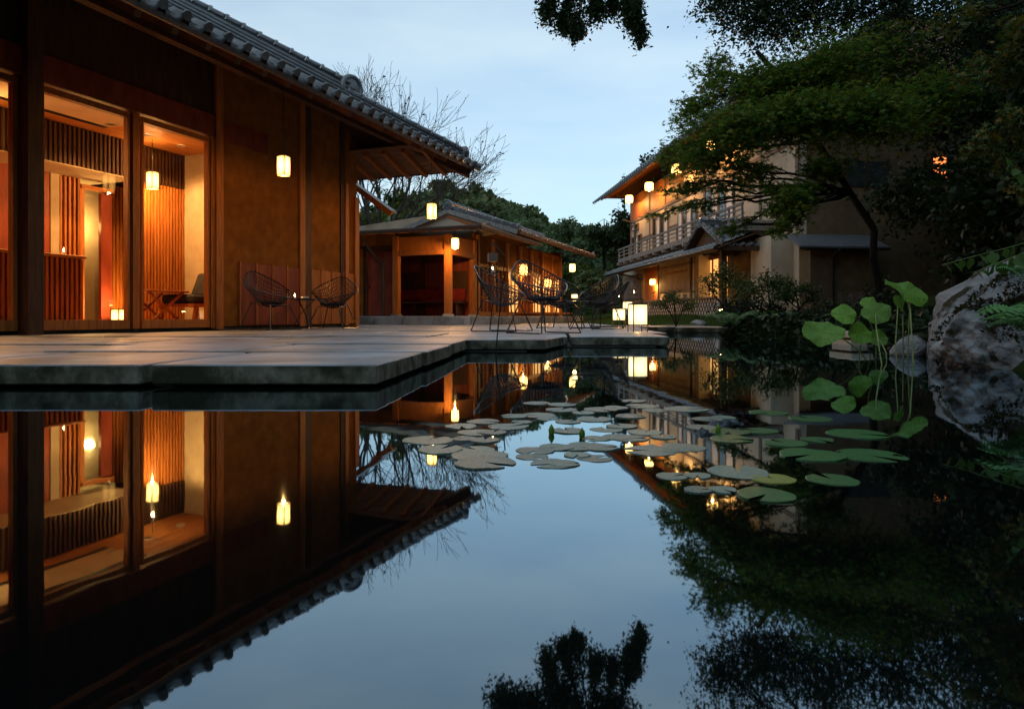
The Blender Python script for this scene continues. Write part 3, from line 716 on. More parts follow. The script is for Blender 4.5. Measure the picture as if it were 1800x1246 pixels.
box('beam', MT['wood'], H2, pw_ + .004, 1.47 - pw_ - .004, -.07, .07, 1.80, 1.92)
box('frieze', MT['wood'], H2, pw_ + .004, 1.47 - pw_ - .004, -.03, .03, 1.922, PT + .1)
# walls round the porch
box('wall', MT['redwood'], H2, 1.47 + pw_, 1.60, .06, 3.2, PZ, PT + .12)
box('wall', MT['redwood'], H2, .08, 1.545, 3.1, 3.2, PZ, PT + .12)
for v in (.75, 1.5, 2.25): box('post', MT['darkwood'], H2, 1.49, 1.543, v - .04, v + .04, PZ, PT + .2)
box('window', MT['darkwood'], H2, 1.515, 1.544, .2, .68, .95, 1.5)
box('window', MT['darkwood'], H2, 1.515, 1.544, 1.6, 2.15, .95, 1.5)
# bench with a red cloth
bn = thing('porch_bench', 'long low bench with red cloth inside the open porch of the pavilion', 'bench', (K2.x, K2.y, 0), RZ1)
box('seat', MT['darkwood'], bn, 1.05, 1.46, .15, 3.0, PZ + .34, PZ + .39)
for v in (.3, 1.55, 2.85): box('leg', MT['darkwood'], bn, 1.1, 1.42, v - .03, v + .03, PZ - .01, PZ + .34)
box('cloth', MT['redfabric'], bn, 1.02, 1.45, .2, 1.3, PZ + .392, PZ + .425, .01)
box('back_cushion', MT['redfabric'], bn, 1.36, 1.455, .2, 2.9, PZ + .428, PZ + .72, .02)
# wall with door left of the porch
box('wall', MT['plaster'], H2, .0, .12, 1.43 + pw_ + .9, 6.0, PZ - .05, PT + .2)
dr_ = thing('door', None, None); dr_.parent = H2
va = 1.43 + pw_ + .06
box('door_leaf', MT['redwood'], dr_, .02, .07, va, va + .72, PZ + .02, PZ + 1.62)
for vv in (va - .05, va + .722): box('door_frame', MT['darkwood'], dr_, -.01, .09, vv, vv + .045, PZ, PZ + 1.68)
box('door_frame', MT['darkwood'], dr_, -.012, .092, va - .05, va + .77, PZ + 1.625, PZ + 1.69)
MB().lathe([(.012, 0), (.02, -.02), (.012, -.045)], 8, (.02, va + .64, PZ + .75), 'x').build('knob', MT['iron'], dr_)
box('wall', MT['plaster'], H2, .02, .10, 1.43 + pw_ + .002, 1.43 + pw_ + .9, PZ + 1.70, PT + .3)
box('rail', MT['darkwood'], H2, -.02, .11, 1.43 + pw_ + .003, 6.0, PZ + 1.70, PZ + 1.76)
MB().tube([(-.42, 2.15, 2.2), (-.30, 2.08, 2.02), (-.16, 1.9, 1.72), (-.1, 1.78, 1.62), (-.1, 1.75, 1.5), (-.1, 1.75, PZ + .02)], .036, 8).build('downpipe', MT['iron'], H2)
# long side wall receding to the right
wu0, wu1 = 1.60, 9.3
box('wall', MT['plaster'], H2, wu0, wu1, .03, .10, 1.72, PT + .35)
box('sill_beam', MT['wood'], H2, wu0, wu1, -.03, .10, PZ + .02, PZ + .12)
box('lintel', MT['wood'], H2, wu0 + .05, wu1, -.035, .09, 1.62, 1.718)
bays = np.linspace(wu0 + .15, wu1, 8)
for i, u in enumerate(bays): box('post', MT['wood'], H2, u - .055, u + .055, -.05, .11, PZ, PT + .3)
paper_dim = emit('lamplit_screen_paper', (1, .46, .12), .7, .3, 2)
MT['paperdim'] = paper_dim
for i in range(len(bays) - 1):
    a, b = bays[i] + .06, bays[i + 1] - .06
    wn = thing('window', None, None); wn.parent = H2
    lit = i in (2, 4, 5, 6)
    box('pane', paper_dim if lit else MT['redwood'], wn, a, b, .04, .05, PZ + .125, 1.615)
    for q in np.linspace(a, b, 4): box('muntin', MT['wood'], wn, q - .02, q + .02, .005, .038, PZ + .125, 1.615)
    for z in (.80, 1.2): box('muntin', MT['wood'], wn, a, b, .008, .036, z, z + .03)
box('wall', MT['plaster'], H2, wu1, wu1 + .1, .0, 5, PZ, PT + .5)
box('wall', MT['plaster'], H2, 1.6, wu1, 4.9, 5.0, PZ, PT + .5)
# veranda step on the long side
box('veranda', MT['wood'], H2, 4.4, 9.0, -.55, -.06, PZ + .08, PZ + .13)
# pavilion sheet roof: front slope, right slope
rf = thing('porch_roof', None, None); rf.parent = H2
EZ2 = 2.36
nsh = 7
def lerp(a, b, t): return tuple(a[i] + (b[i] - a[i]) * t for i in range(3))
fa, fb, fc, fd = (-.62, -1.12, EZ2), (-.62, 5.6, EZ2), (2.0, 5.6, 2.74), (2.0, -.15, 2.74)
sa, sb_, sc2, sd2 = (-.62, -1.12, EZ2), (3.6, -1.12, EZ2), (3.6, -.15, 2.74), (2.0, -.15, 2.74)
for i in range(nsh):
    t0, t1 = i / nsh, (i + 1) / nsh
    for (A, B, C, D) in ((fa, fb, fc, fd), (sa, sb_, sc2, sd2)):
        p = [lerp(A, D, t0), lerp(B, C, t0), lerp(B, C, t1), lerp(A, D, t1)]
        V = p + [(q[0], q[1], q[2] + (.034 if k < 2 else .022)) for k, q in enumerate(p)]
        MB().add(V, [(3,2,1,0),(4,5,6,7),(0,1,5,4),(1,2,6,5),(2,3,7,6),(3,0,4,7)]).build('roof_sheet', MT['metalroof'], rf)
MB().bar(Vector(fa) + Vector((0, 0, .045)), Vector(fd) + Vector((0, 0, .04)), .07, .05).build('hip_cap', MT['metalroof'], rf)
MB().bar((-.64, -1.14, EZ2 - .03), (-.64, 5.6, EZ2 - .03), .03, .07).build('fascia', MT['darkwood'], rf)
MB().bar((-.64, -1.14, EZ2 - .035), (3.6, -1.14, EZ2 - .035), .03, .07).build('fascia', MT['darkwood'], rf)
for i in range(10):
    u = -.4 + i * .42; MB().bar((u, -1.08, EZ2 - .045), (u, -.18, EZ2 + .29), .05, .06).build('rafter', MT['wood'], rf)
for i in range(12):
    v = -.7 + i * .45; MB().bar((-.58, v, EZ2 - .04), (.05, v, EZ2 + .04), .05, .06).build('rafter', MT['wood'], rf)
# main tiled gable roof
rg = thing('gable_roof', None, None); rg.parent = H2
RV, RZ_, GE, GU0, GU1 = 1.0, 3.24, -1.05, 2.0, 10.2
gp = (RZ_ - 2.58) / (RV - GE); ga = math.atan(gp); gz = lambda v: RZ_ - gp * abs(v - RV)
MB().add([(GU0, RV, RZ_ - .03), (GU0, GE, gz(GE) - .03), (GU1, GE, gz(GE) - .03), (GU1, RV, RZ_ - .03), (GU0, 5.4, gz(5.4) - .03), (GU1, 5.4, gz(5.4) - .03)], [(0, 1, 2, 3), (0, 3, 5, 4)]).build('roof_deck', MT['soffit'], rg)
MB().add([(GU0 + .12, RV, RZ_ - .05), (GU0 + .12, GE + .25, gz(GE + .25) - .05), (GU0 + .12, GE + .25, gz(GE + .25) - .10), (GU0 + .12, 5.0, 2.85), (GU0 + .12, 5.0, gz(5.0) - .05),
          (GU0 + .2, RV, RZ_ - .05), (GU0 + .2, GE + .25, gz(GE + .25) - .05), (GU0 + .2, GE + .25, gz(GE + .25) - .10), (GU0 + .2, 5.0, 2.85), (GU0 + .2, 5.0, gz(5.0) - .05)],
         [(0, 1, 2, 3, 4), (9, 8, 7, 6, 5), (0, 5, 6, 1), (1, 6, 7, 2), (2, 7, 8, 3), (3, 8, 9, 4), (4, 9, 5, 0)]).build('gable_wall', MT['beige'], H2)
cg, sg = math.cos(ga), math.sin(ga); tw2 = .26
tile_field('tile_covering', rg, ((GU1, GE - .04, gz(GE) - .02), (-1, 0, 0), (0, cg, sg), (0, -sg, cg)), [(i, j) for i in range(31) for j in range(9)], tw2, .24, .02, MT['tile'])
MB().bar((GU0 - .02, RV, RZ_ - .06), (GU0 - .02, GE, gz(GE) - .06), .04, .12).build('barge_board', MT['greywood'], rg)
MB().bar((GU0 - .02, RV, RZ_ - .06), (GU0 - .02, 5.3, gz(5.3) - .06), .04, .12).build('barge_board', MT['greywood'], rg)
ridge_run(rg, 'verge', (GU0 + .06, GE - .02, gz(GE) + .02), (GU0 + .06, RV, RZ_ + .02), .15, .05, .27, MT['tile'], 1)
ridge_run(rg, 'main_ridge', (GU0, RV, RZ_), (GU1, RV, RZ_), .24, .14, .3, MT['tile'], 1)
ridge_end(rg, (GU0 - .04, RV, RZ_ + .13), .13, (-1, 0, 0), MT['tile'])
ridge_end(rg, (GU0 + .05, GE - .02, gz(GE) + .09), .09, (0, -1, 0), MT['tile'])
ridge_end(rg, (GU1 - .02, GE, gz(GE) + .07), .08, (0, -1, 0), MT['tile'])
MB().bar((GU0, GE - .03, gz(GE) - .07), (GU1, GE - .03, gz(GE) - .07), .03, .08).build('fascia', MT['darkwood'], rg)
for i in range(17):
    u = GU0 + .3 + i * .46; MB().bar((u, GE + .04, gz(GE) - .07), (u, .05, gz(.05) - .07), .05, .06).build('rafter', MT['wood'], rg)

lantern('hanging_lantern', at(800, 438, 16.0), .17, .26, 'glowing paper lantern hanging beside the corner post of the pavilion porch', rz=RZ1, cord=2.4, round_=True, watt=34)
lantern('wall_lantern', W2(U2(920, -.14), -.14, EYE + (556 - 482) / 1200 * 20.5), .2, .34, 'bright square lantern mounted on the receding side wall of the pavilion', rz=RZ1)
lantern('wall_lantern', W2(U2(963, -.14), -.14, EYE + (556 - 505) / 1200 * 23), .2, .30, 'dimmer square lantern low on the far end of the pavilion side wall', rz=RZ1)
lantern('hanging_lantern', at(1006, 478, 23.5), .19, .28, 'round paper lantern hanging below the far eaves tip of the pavilion', rz=RZ1, cord=2.55, round_=True)

# ================================================================== HOUSE 3: two-storey house at the right
H3 = thing('two_storey_house', 'large two-storey plaster house with balcony and tiled roofs at right', 'building', (K3.x, K3.y, 0), PHI)
YL = U3(1109)                      # far end of the wall
ZT = 5.45
box('wall', MT['beige'], H3, .0, .18, .0, YL, .1, ZT)
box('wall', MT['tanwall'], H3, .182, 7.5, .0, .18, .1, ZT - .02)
box('wall', MT['beige'], H3, .182, 7.5, YL - .18, YL, .1, ZT - .02)
ys = [.06, 1.9, 3.8, 5.7, 7.6, 9.5, 11.4, YL - .06]
for y in ys: box('post', MT['shutter'], H3, -.03, .05, y - .06, y + .06, 2.3, ZT)
box('beam', MT['shutter'], H3, -.035, .05, .0, YL, 4.32, 4.42)
box('beam', MT['shutter'], H3, -.032, .05, 5.9, YL, 3.48, 3.54)
box('upper_band', MT['wood'], H3, -.012, .03, 7.66, YL - .12, 4.425, ZT - .02)
def window3(y0, y1, z0, z1, n, lit=None, x=-.04):
    wn = thing('window', None, None); wn.parent = H3
    for i in range(n):
        a = y0 + (y1 - y0) * i / n; b = y0 + (y1 - y0) * (i + 1) / n
        box('pane', MT['shoji'] if (i % 2 == 0) != (lit is True) else MT['darkglass'], wn, x, x + .02, a + .03, b - .03, z0 + .04, z1 - .04)
        for q in (a, b - .03): box('frame', MT['shutter'], wn, x - .025, x + .03, q, q + .028, z0, z1)
    for z in (z0, z1 - .04): box('frame', MT['shutter'], wn, x - .028, x + .032, y0, y1, z, z + .04)
window3(U3(1292), U3(1241), 2.75, 4.2, 4)
window3(U3(1226), U3(1194), 2.75, 4.1, 4, True)
window3(U3(1176), U3(1149), 2.75, 4.1, 4)
window3(U3(1129), U3(1110) - .2, 2.9, 3.7, 3, True)
window3(U3(1124), U3(1112) - .1, 3.95, 4.2, 2, True)
# balcony
BY0, BY1 = U3(1308, -1.0), U3(1089, -1.0)
bal = thing('balcony', None, None); bal.parent = H3
box('floor_slab', MT['greywood'], bal, -1.0, -.01, BY0, BY1, 2.54, 2.60)
box('edge_beam', MT['greywood'], bal, -1.06, -1.0, BY0, BY1, 2.46, 2.62)
for z, s in ((3.00, .06), (2.87, .035), (2.74, .035)): box('rail', MT['greywood'], bal, -1.03 - s/2, -1.03 + s/2, BY0, BY1, z - s/2, z + s/2)
for y in np.linspace(BY0 + .04, BY1 - .04, 16): box('baluster', MT['greywood'], bal, -1.052, -1.008, y - .022, y + .022, 2.62, 3.0)
for y in np.linspace(BY0 + .1, BY1 - .1, 13): MB().bar((-1.12, y, 2.42), (-.0, y, 2.42), .10, .12).build('bracket_beam', MT['greywood'], bal)
for y in np.linspace(BY0 + .1, BY1 - .1, 13): MB().bar((-.75, y, 2.36), (-.0, y, 2.05), .08, .08).build('brace', MT['darkwood'], bal)
# upper roof
ur3 = thing('roof', None, None); ur3.parent = H3
EX, EZ3, P3 = -1.25, 5.48, .52; a3 = math.atan(P3); c3, s3 = math.cos(a3), math.sin(a3); RX = 3.75; RZ3 = EZ3 + P3 * (RX - EX)
Y0, Y1 = -1.1, U3(1058, EX)
MB().add([(EX, Y0, EZ3 - .03), (EX, Y1, EZ3 - .03), (RX, Y1 - 2.5, RZ3 - .03), (RX, Y0 + 2.5, RZ3 - .03), (2 * RX - EX, Y0, EZ3 - .03), (2 * RX - EX, Y1, EZ3 - .03)], [(0, 1, 2, 3), (4, 5, 2, 3), (0, 4, 3), (1, 5, 2)]).build('roof_deck', MT['soffit'], ur3)
tile_field('tile_covering', ur3, ((EX - .05, Y0, EZ3), (0, 1, 0), (c3, 0, s3), (-s3, 0, c3)), [(i, j) for i in range(62) for j in range(20) if j * .26 < i * .28 + .3 and j * .26 < (62 - i) * .28], .275, .27, .02, MT['tile'])
MB().bar((EX - .03, Y0, EZ3 - .08), (EX - .03, Y1, EZ3 - .08), .03, .10).build('fascia', MT['darkwood'], ur3)
for i in range(38):
    y = Y0 + .2 + i * .44
    if y < Y1 - .1: MB().bar((EX + .05, y, EZ3 - .08), (.1, y, EZ3 + P3 * (.1 - EX) - .08), .06, .08).build('rafter', MT['wood'], ur3)
ridge_run(ur3, 'ridge', (RX, Y0 + 2.5, RZ3), (RX, Y1 - 2.5, RZ3), .3, .3, .3, MT['tile'], 2)
# lower lean-to roof
lr = thing('lower_roof', None, None); lr.parent = H3
LX, LZ, LP = -1.62, 1.98, .38; la = math.atan(LP); lc, ls = math.cos(la), math.sin(la)
LY0, LY1 = U3(1262, LX), U3(1066, LX)
MB().add([(LX, LY0, LZ - .025), (LX, LY1, LZ - .025), (.0, LY1, LZ + LP * 1.62 - .025), (.0, LY0, LZ + LP * 1.62 - .025), (LX, LY0, LZ - .05), (LX, LY1, LZ - .05), (.0, LY1, LZ + LP * 1.62 - .05), (.0, LY0, LZ + LP * 1.62 - .05)], [(0, 1, 2, 3), (7, 6, 5, 4), (0, 4, 5, 1), (1, 5, 6, 2), (2, 6, 7, 3), (3, 7, 4, 0)]).build('roof_deck', MT['soffit'], lr)
tile_field('tile_covering', lr, ((LX - .05, LY0, LZ), (0, 1, 0), (lc, 0, ls), (-ls, 0, lc)), [(i, j) for i in range(int((LY1 - LY0) / .27)) for j in range(7)], .27, .255, .02, MT['tile'])
MB().bar((LX - .02, LY0, LZ - .075), (LX - .02, LY1, LZ - .075), .03, .08).build('fascia', MT['darkwood'], lr)
MB().tube([(LX - .07, LY0, LZ - .04), (LX - .07, LY1, LZ - .04)], .045, 8).build('gutter', MT['iron'], lr)
MB().tube([(LX - .05, LY1 - 1.6, LZ - .06), (-.9, LY1 - 1.55, LZ - .18), (-.62, LY1 - 1.5, LZ - .3), (-.60, LY1 - 1.5, .2)], .04, 8).build('downpipe', MT['iron'], lr)
MB().tube([(-.45, YL - .3, 4.45), (-.12, YL - .35, 4.35), (-.08, YL - .9, 4.2), (-.08, YL - .9, 2.7)], .045, 8).build('downpipe', MT['iron'], H3)
# ground-floor wall set forward
GX_ = -.5
yA, yB = U3(1270, GX_), U3(1096, GX_)
box('wall', MT['beige'], H3, GX_, -.002, U3(1224, GX_), yB, .1, 2.35)
for px_ in (1097, 1134, 1158, 1216, 1224):
    y = U3(px_, GX_); box('post', MT['shutter'], H3, GX_ - .05, GX_ + .05, y - .055, y + .055, .3, 2.2)
box('beam', MT['shutter'], H3, GX_ - .045, GX_ + .05, U3(1224, GX_), yB, .80, .88)
def shutter(p0, p1, z0, z1):
    s = thing('shutter', None, None); s.parent = H3
    a, b = U3(p0, GX_ - .06), U3(p1, GX_ - .06); n = max(4, int((b - a) / .28))
    for i in range(n): box('board', MT['shutter'], s, GX_ - .085, GX_ - .06, a + (b - a) * i / n + .005, a + (b - a) * (i + 1) / n - .005, z0, z1)
    for z in (z0 + .05, z1 - .1): box('batten', MT['shutter'], s, GX_ - .105, GX_ - .087, a, b, z, z + .05)
shutter(1214, 1160, 1.08, 2.0); shutter(1131, 1099, .95, 1.95)
# board slot row over the shutter
for i in range(14):
    y = U3(1212, GX_) + i * .14; box('vent_slat', MT['wood'], H3, GX_ - .122, GX_ - .107, y, y + .05, 1.70, 1.78)
box('alcove', MT['wood'], H3, GX_ - .02, GX_ - .001, U3(1157, GX_), U3(1135, GX_), .9, 2.1)
# entrance recess with lit door
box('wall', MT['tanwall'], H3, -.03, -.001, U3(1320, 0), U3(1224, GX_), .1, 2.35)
ent = thing('door', None, None); ent.parent = H3
a, b = U3(1278, -.05), U3(1243, -.05)
box('door_leaf', MT['paperdim'], ent, -.06, -.04, a, b, .4, 2.02)
for q in np.linspace(a, b, 4): box('door_frame', MT['wood'], ent, -.09, -.062, q - .035, q + .035, .3, 2.1)
box('door_frame', MT['wood'], ent, -.092, -.064, a, b, 2.0, 2.1)
# porch gable over the entrance: ridge across, gable facing the pond
pg = thing('porch_roof', None, None); pg.parent = H3
py0 = U3(1300, -.9) - .3; pxl, pxr = -1.55, .15; pr_y = py0 + 1.15; pe = 2.02; prz = pe + .62
for sgn, (ya, yb) in ((1, (py0, pr_y)), (-1, (pr_y + 1.15, pr_y))):
    pa = math.atan2(prz - pe, abs(yb - ya)); cp, sp = math.cos(pa), math.sin(pa)
    MB().add([(pxl, ya, pe - .03), (pxr, ya, pe - .03), (pxr, yb, prz - .03), (pxl, yb, prz - .03)], [(0, 1, 2, 3)]).build('roof_deck', MT['darkwood'], pg)
    if sgn == 1: tile_field('tile_covering', pg, ((pxl, ya - .04, pe), (1, 0, 0), (0, cp, sp), (0, -sp, cp)), [(i, j) for i in range(8) for j in range(6)], .215, .225, .02, MT['tile'])
    else: tile_field('tile_covering', pg, ((pxr, ya + .04, pe), (-1, 0, 0), (0, -cp, sp), (0, sp, cp)), [(i, j) for i in range(8) for j in range(6)], .215, .225, .02, MT['tile'])
ridge_run(pg, 'ridge', (pxl - .02, pr_y, prz), (pxr, pr_y, prz), .2, .12, .22, MT['tile'], 1)
ridge_run(pg, 'verge', (pxl + .02, py0 - .03, pe + .02), (pxl + .02, pr_y, prz + .02), .14, .05, .22, MT['tile'], 1)
ridge_run(pg, 'verge', (pxl + .02, pr_y + 1.18, pe + .02), (pxl + .02, pr_y, prz + .02), .14, .05, .22, MT['tile'], 1)
ridge_end(pg, (pxl - .05, pr_y, prz + .08), .11, (-1, 0, 0), MT['tile']); ridge_end(pg, (pxl - .02, py0 - .05, pe + .09), .09, (-1, -1, 0), MT['tile'])
MB().add([(pxl + .15, py0 + .25, pe + .06), (pxl + .15, pr_y + .9, pe + .06), (pxl + .15, pr_y, prz - .06), (pxl + .2, py0 + .25, pe + .06), (pxl + .2, pr_y + .9, pe + .06), (pxl + .2, pr_y, prz - .06)], [(0, 1, 2), (5, 4, 3), (0, 3, 4, 1), (1, 4, 5, 2), (2, 5, 3, 0)]).build('gable_board', MT['darkwood'], pg)
MB().bar((pxl - .03, py0 - .02, pe - .08), (pxr, py0 - .02, pe - .08), .04, .10).build('fascia', MT['darkwood'], pg)
MB().bar((pxl - .03, py0 - .02, pe - .085), (pxl - .03, pr_y + 1.15, pe - .085), .04, .10).build('fascia', MT['darkwood'], pg)
box('post', MT['darkwood'], pg, -1.4, -1.28, py0 + .2, py0 + .32, .15, pe)
# near end: lower wing wall and pent roof
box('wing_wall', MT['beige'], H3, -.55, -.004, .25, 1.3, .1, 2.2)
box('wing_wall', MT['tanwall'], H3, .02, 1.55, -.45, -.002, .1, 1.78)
plane([(-.38, -.72, 1.80), (1.7, -.72, 1.80), (1.7, -.004, 2.14), (-.38, -.004, 2.14)], .05, 'pent_roof', MT['metalroof'], H3)
MB().tube([(-.40, -.75, 1.80), (1.7, -.75, 1.80)], .04, 8).build('gutter', MT['iron'], H3)
MB().tube([(.5, -.78, 1.78), (.5, -.6, 1.65), (.5, -.52, 1.55), (.5, -.52, .2)], .035, 8).build('downpipe', MT['iron'], H3)
for i in range(9): box('dado_board', MT['shutter'], H3, .66 + i * .1, .75 + i * .1, -.47, -.452, .15, .85)
wn = thing('window', None, None); wn.parent = H3
box('pane', MT['darkglass'], wn, 1.15, 2.15, -.03, -.01, 3.3, 3.9)
for q in (1.1, 1.62, 2.15): box('frame', MT['darkwood'], wn, q, q + .05, -.045, -.002, 3.25, 3.95)
wn = thing('window', None, None); wn.parent = H3
box('pane', MT['litwin'], wn, 3.28, 3.62, -.03, -.01, 3.45, 4.05)
for q in (3.24, 3.62): box('frame', MT['darkwood'], wn, q, q + .04, -.045, -.002, 3.4, 4.1)
# diamond lattice along the base
lt = MB(); ly0, ly1 = U3(1250, -1.0), U3(1128, -1.0)
box('base_wall', MT['shoji'], H3, -.80, -.505, ly0, ly1, .1, .80)
y = ly0
while y < ly1 - .5:
    lt.bar((-.86, y, .30), (-.86, y + .42, .78), .012, .018, (1, 0, 0)); lt.bar((-.84, y + .42, .30), (-.84, y, .78), .012, .018, (1, 0, 0)); y += .20
tag(lt.build('lattice', MT['darkwood'], H3), kind='stuff')
box('lattice_rail', MT['shutter'], H3, -.88, -.82, ly0, ly1, .79, .84)
box('lattice_rail', MT['greywood'], H3, -.88, -.82, ly0, ly1, .25, .30)

for i, (px_, lab) in enumerate(((1106, 'eaves lantern at the far end of the upper storey'), (1141, 'second eaves lantern from the far end of the upper storey'), (1189, 'third eaves lantern, glowing through the maple edge'), (1252, 'nearest eaves lantern, half hidden in maple leaves'))):
    p = W3(-.5, U3(px_, -.5), 4.98)
    lantern('eaves_lantern', p, .30, .32, 'warm ' + lab, 'lanterns under the upper eaves of the two-storey house', PHI, 5.62, round_=True, watt=40)
lantern('wall_lantern', W3(GX_ - .16, U3(1150, GX_ - .1), 1.42), .2, .22, 'round wall lamp glowing in the orange alcove of the two-storey house', rz=PHI, round_=True, watt=26)
lantern('wall_lantern', W3(-.2, U3(1237, -.2), 1.45), .2, .36, 'bright lantern beside the entrance door under the porch roof', rz=PHI, watt=34)
# ================================================================== THINGS ON THE DECK
def diamond_chair(label, loc, rz, group, cushion=True):
    t = thing('wire_chair', label, 'chair', loc, rz, group)
    if 'shell' not in CH:
        Fc, Lc, Rc, Bc = Vector((0, -.40, .44)), Vector((-.45, .06, .60)), Vector((.45, .06, .60)), Vector((0, .42, .90))
        def S(p, q):
            b = Fc * (1-p)*(1-q) + Lc * p*(1-q) + Rc * (1-p)*q + Bc * p*q
            s = math.sin(math.pi * p) * math.sin(math.pi * q)
            e = (abs(2*p-1)**6 + abs(2*q-1)**6)
            rnd = .15 * (abs(2*p-1)*abs(2*q-1))**3
            c = Vector((0, .04, .56)); b = b + (c - b) * rnd
            b.z -= .29 * s ** .8; b.y += .02 * s
            return b
        n = 19; m = 12; wv = MB()
        for i in range(1, n):
            wv.tube([S(i/n, k/m) for k in range(m+1)], .0042, 4, cap=False); wv.tube([S(k/m, i/n) for k in range(m+1)], .0042, 4, cap=False)
        CH['shell'] = wv.mesh('wire_shell'); CH['shell'].materials.append(MT['steel'])
        rim = [S(0, k/10) for k in range(10)] + [S(k/10, 1) for k in range(10)] + [S(1, 1-k/10) for k in range(10)] + [S(1-k/10, 0) for k in range(10)]
        CH['rim'] = MB().tube(rim, .0085, 6, closed=True).mesh('rim'); CH['rim'].materials.append(MT['steel'])
        for s, nm in ((-1, 'legl'), (1, 'legr')):
            lg = MB().tube([(s*.17, -.20, .355), (s*.29, -.33, .012), (s*.31, -.30, .010), (s*.31, .26, .010), (s*.29, .28, .014), (s*.16, .18, .40)], .0085, 6)
            lg.tube([(s*.17, -.20, .355), (s*.16, .0, .345), (s*.16, .18, .40)], .0065, 6)
            CH[nm] = lg.mesh('leg_frame'); CH[nm].materials.append(MT['steel'])
        for nm, st in (('st', MB().tube([(-.17, -.20, .355), (.17, -.20, .355)], .0065, 6)), ('st2', MB().tube([(-.16, .18, .395), (.16, .18, .395)], .0065, 6))):
            CH[nm] = st.mesh('stretcher'); CH[nm].materials.append(MT['steel'])
        cu = MB(); V = []; F = []
        for r_, z_ in ((.02, .042), (.14, .045), (.185, .03), (.195, .012), (.17, .0), (.02, .0)):
            for k in range(16):
                q = 2*math.pi*k/16; V.append((r_*math.cos(q)*1.05, -.02 + r_*math.sin(q), .372 + z_ + .35*max(0, r_*math.sin(q))**1.5))
        for i in range(5):
            for k in range(16): F.append((i*16+k, i*16+(k+1)%16, (i+1)*16+(k+1)%16, (i+1)*16+k))
        F.append(tuple(range(16))); F.append(tuple(range(80, 96))[::-1])
        CH['cu'] = cu.add(V, F).mesh('cushion'); CH['cu'].materials.append(MT['cushion']); CH['cu'].polygons.foreach_set('use_smooth', [True]*len(CH['cu'].polygons))
    ob('wire_shell', CH['shell'], None, t); ob('rim', CH['rim'], None, t); ob('leg_frame', CH['legl'], None, t); ob('leg_frame', CH['legr'], None, t); ob('stretcher', CH['st'], None, t); ob('stretcher', CH['st2'], None, t)
    if cushion: ob('cushion', CH['cu'], None, t)
    return t
CH = {}
dk = lambda px_, d: ((px_ - 900) / 1200 * d, d, DECK_Z + .004)
GC = 'wire diamond chairs on the deck'
diamond_chair('black wire chair facing right beside the crooked candle pole', dk(880, 8.75), R(68), GC, False)
diamond_chair('black wire chair with dark seat pad nearest the deck edge, tallest in the picture', dk(953, 7.75), R(38), GC)
diamond_chair('dark wire chair behind the bistro table, turned towards the house', dk(1050, 10.6), R(-60), GC)
diamond_chair('farthest dark wire chair between bistro table and floor lantern', dk(1072, 12.6), R(-100), GC)
diamond_chair('dark wire chair seen between the two near chairs, facing the pavilion', dk(985, 11.2), R(150), GC)
diamond_chair('left of the two wire chairs against the brown lounge wall', dk(474, 9.75), R(62), GC)
diamond_chair('right of the two wire chairs against the brown lounge wall', dk(586, 11.0), R(-8), GC)

def bistro(label, loc, h, r, n=3):
    t = thing('bistro_table', label, 'table', loc, .4)
    MB().lathe([(r*.9, h-.02), (r, h-.016), (r, h), (r*.2, h)], 24).build('top', MT['iron'], t)
    for k in range(n):
        q = 2*math.pi*k/n; MB().tube([(r*.75*math.cos(q), r*.75*math.sin(q), h-.02), (-.05*math.cos(q), -.05*math.sin(q), h*.5), (-r*.85*math.cos(q), -r*.85*math.sin(q), .0)], .007, 6).build('leg', MT['steel'], t)
    return t
bistro('small round metal table between the two chairs by the lounge wall', dk(534, 10.4), .46, .20)
cup = thing('glass_dish', 'small pale dish on the round table by the lounge wall', 'dish', (dk(536, 10.4)[0], 10.4, DECK_Z + .466), 0)
MB().lathe([(.03, 0), (.055, .01), (.06, .035), (.05, .035), (.03, .012)], 14).build('bowl', MT['shoji'], cup)
cd = thing('candle', 'tiny bright candle on the round table by the lounge wall', 'candle', (dk(522, 10.4)[0], 10.3, DECK_Z + .466), 0)
MB().lathe([(.018, 0), (.02, .004), (.02, .03), (.004, .032)], 10).build('wax', MT['shoji'], cd)
MB().lathe([(.004, .034), (.010, .048), (.002, .075)], 8).build('flame', MT['flame'], cd)
bistro('round metal table beside the far wire chairs on the deck', dk(1022, 10.0), .44, .22)

def floor_lantern(label, loc, w_, h_, leg, rz, paper='paperw'):
    t = thing('floor_lantern', label, 'lantern', loc, rz, 'paper floor lanterns on the deck')
    hw = w_/2; b = w_*.055
    MB().box(-hw*.95, hw*.95, -hw*.95, hw*.95, leg + .01, leg + h_ - .01).build('paper_shade', MT[paper], t)
    for sx in (-1, 1):
        for sy in (-1, 1): MB().box(sx*hw-b/2, sx*hw+b/2, sy*hw-b/2, sy*hw+b/2, 0, leg + h_).build('corner_post', MT['frame'], t)
    f = MB()
    for z in (leg, leg + h_ - b):
        for s in (-1, 1):
            f.box(-hw+b/2, hw-b/2, s*hw-b/2, s*hw+b/2, z, z+b); f.box(s*hw-b/2, s*hw+b/2, -hw+b/2, hw-b/2, z, z+b)
    f.build('frame', MT['frame'], t)
    MB().box(-hw*.98, hw*.98, -hw*.98, hw*.98, leg + h_, leg + h_ + .008).build('lid', MT['frame'], t)
    point(t, (0, 0, leg - .03), .6, WARM, .03)
    return t
floor_lantern('tall glowing white paper lantern on legs at the deck edge', dk(1121, 8.55), .185, .265, .085, R(12))
floor_lantern('smaller white paper lantern on legs further back beside the chairs', dk(1088, 12.2), .165, .215, .12, R(20))
floor_lantern('small glowing lantern behind the tall floor lantern', dk(1103, 15.5), .17, .17, .36, R(10))
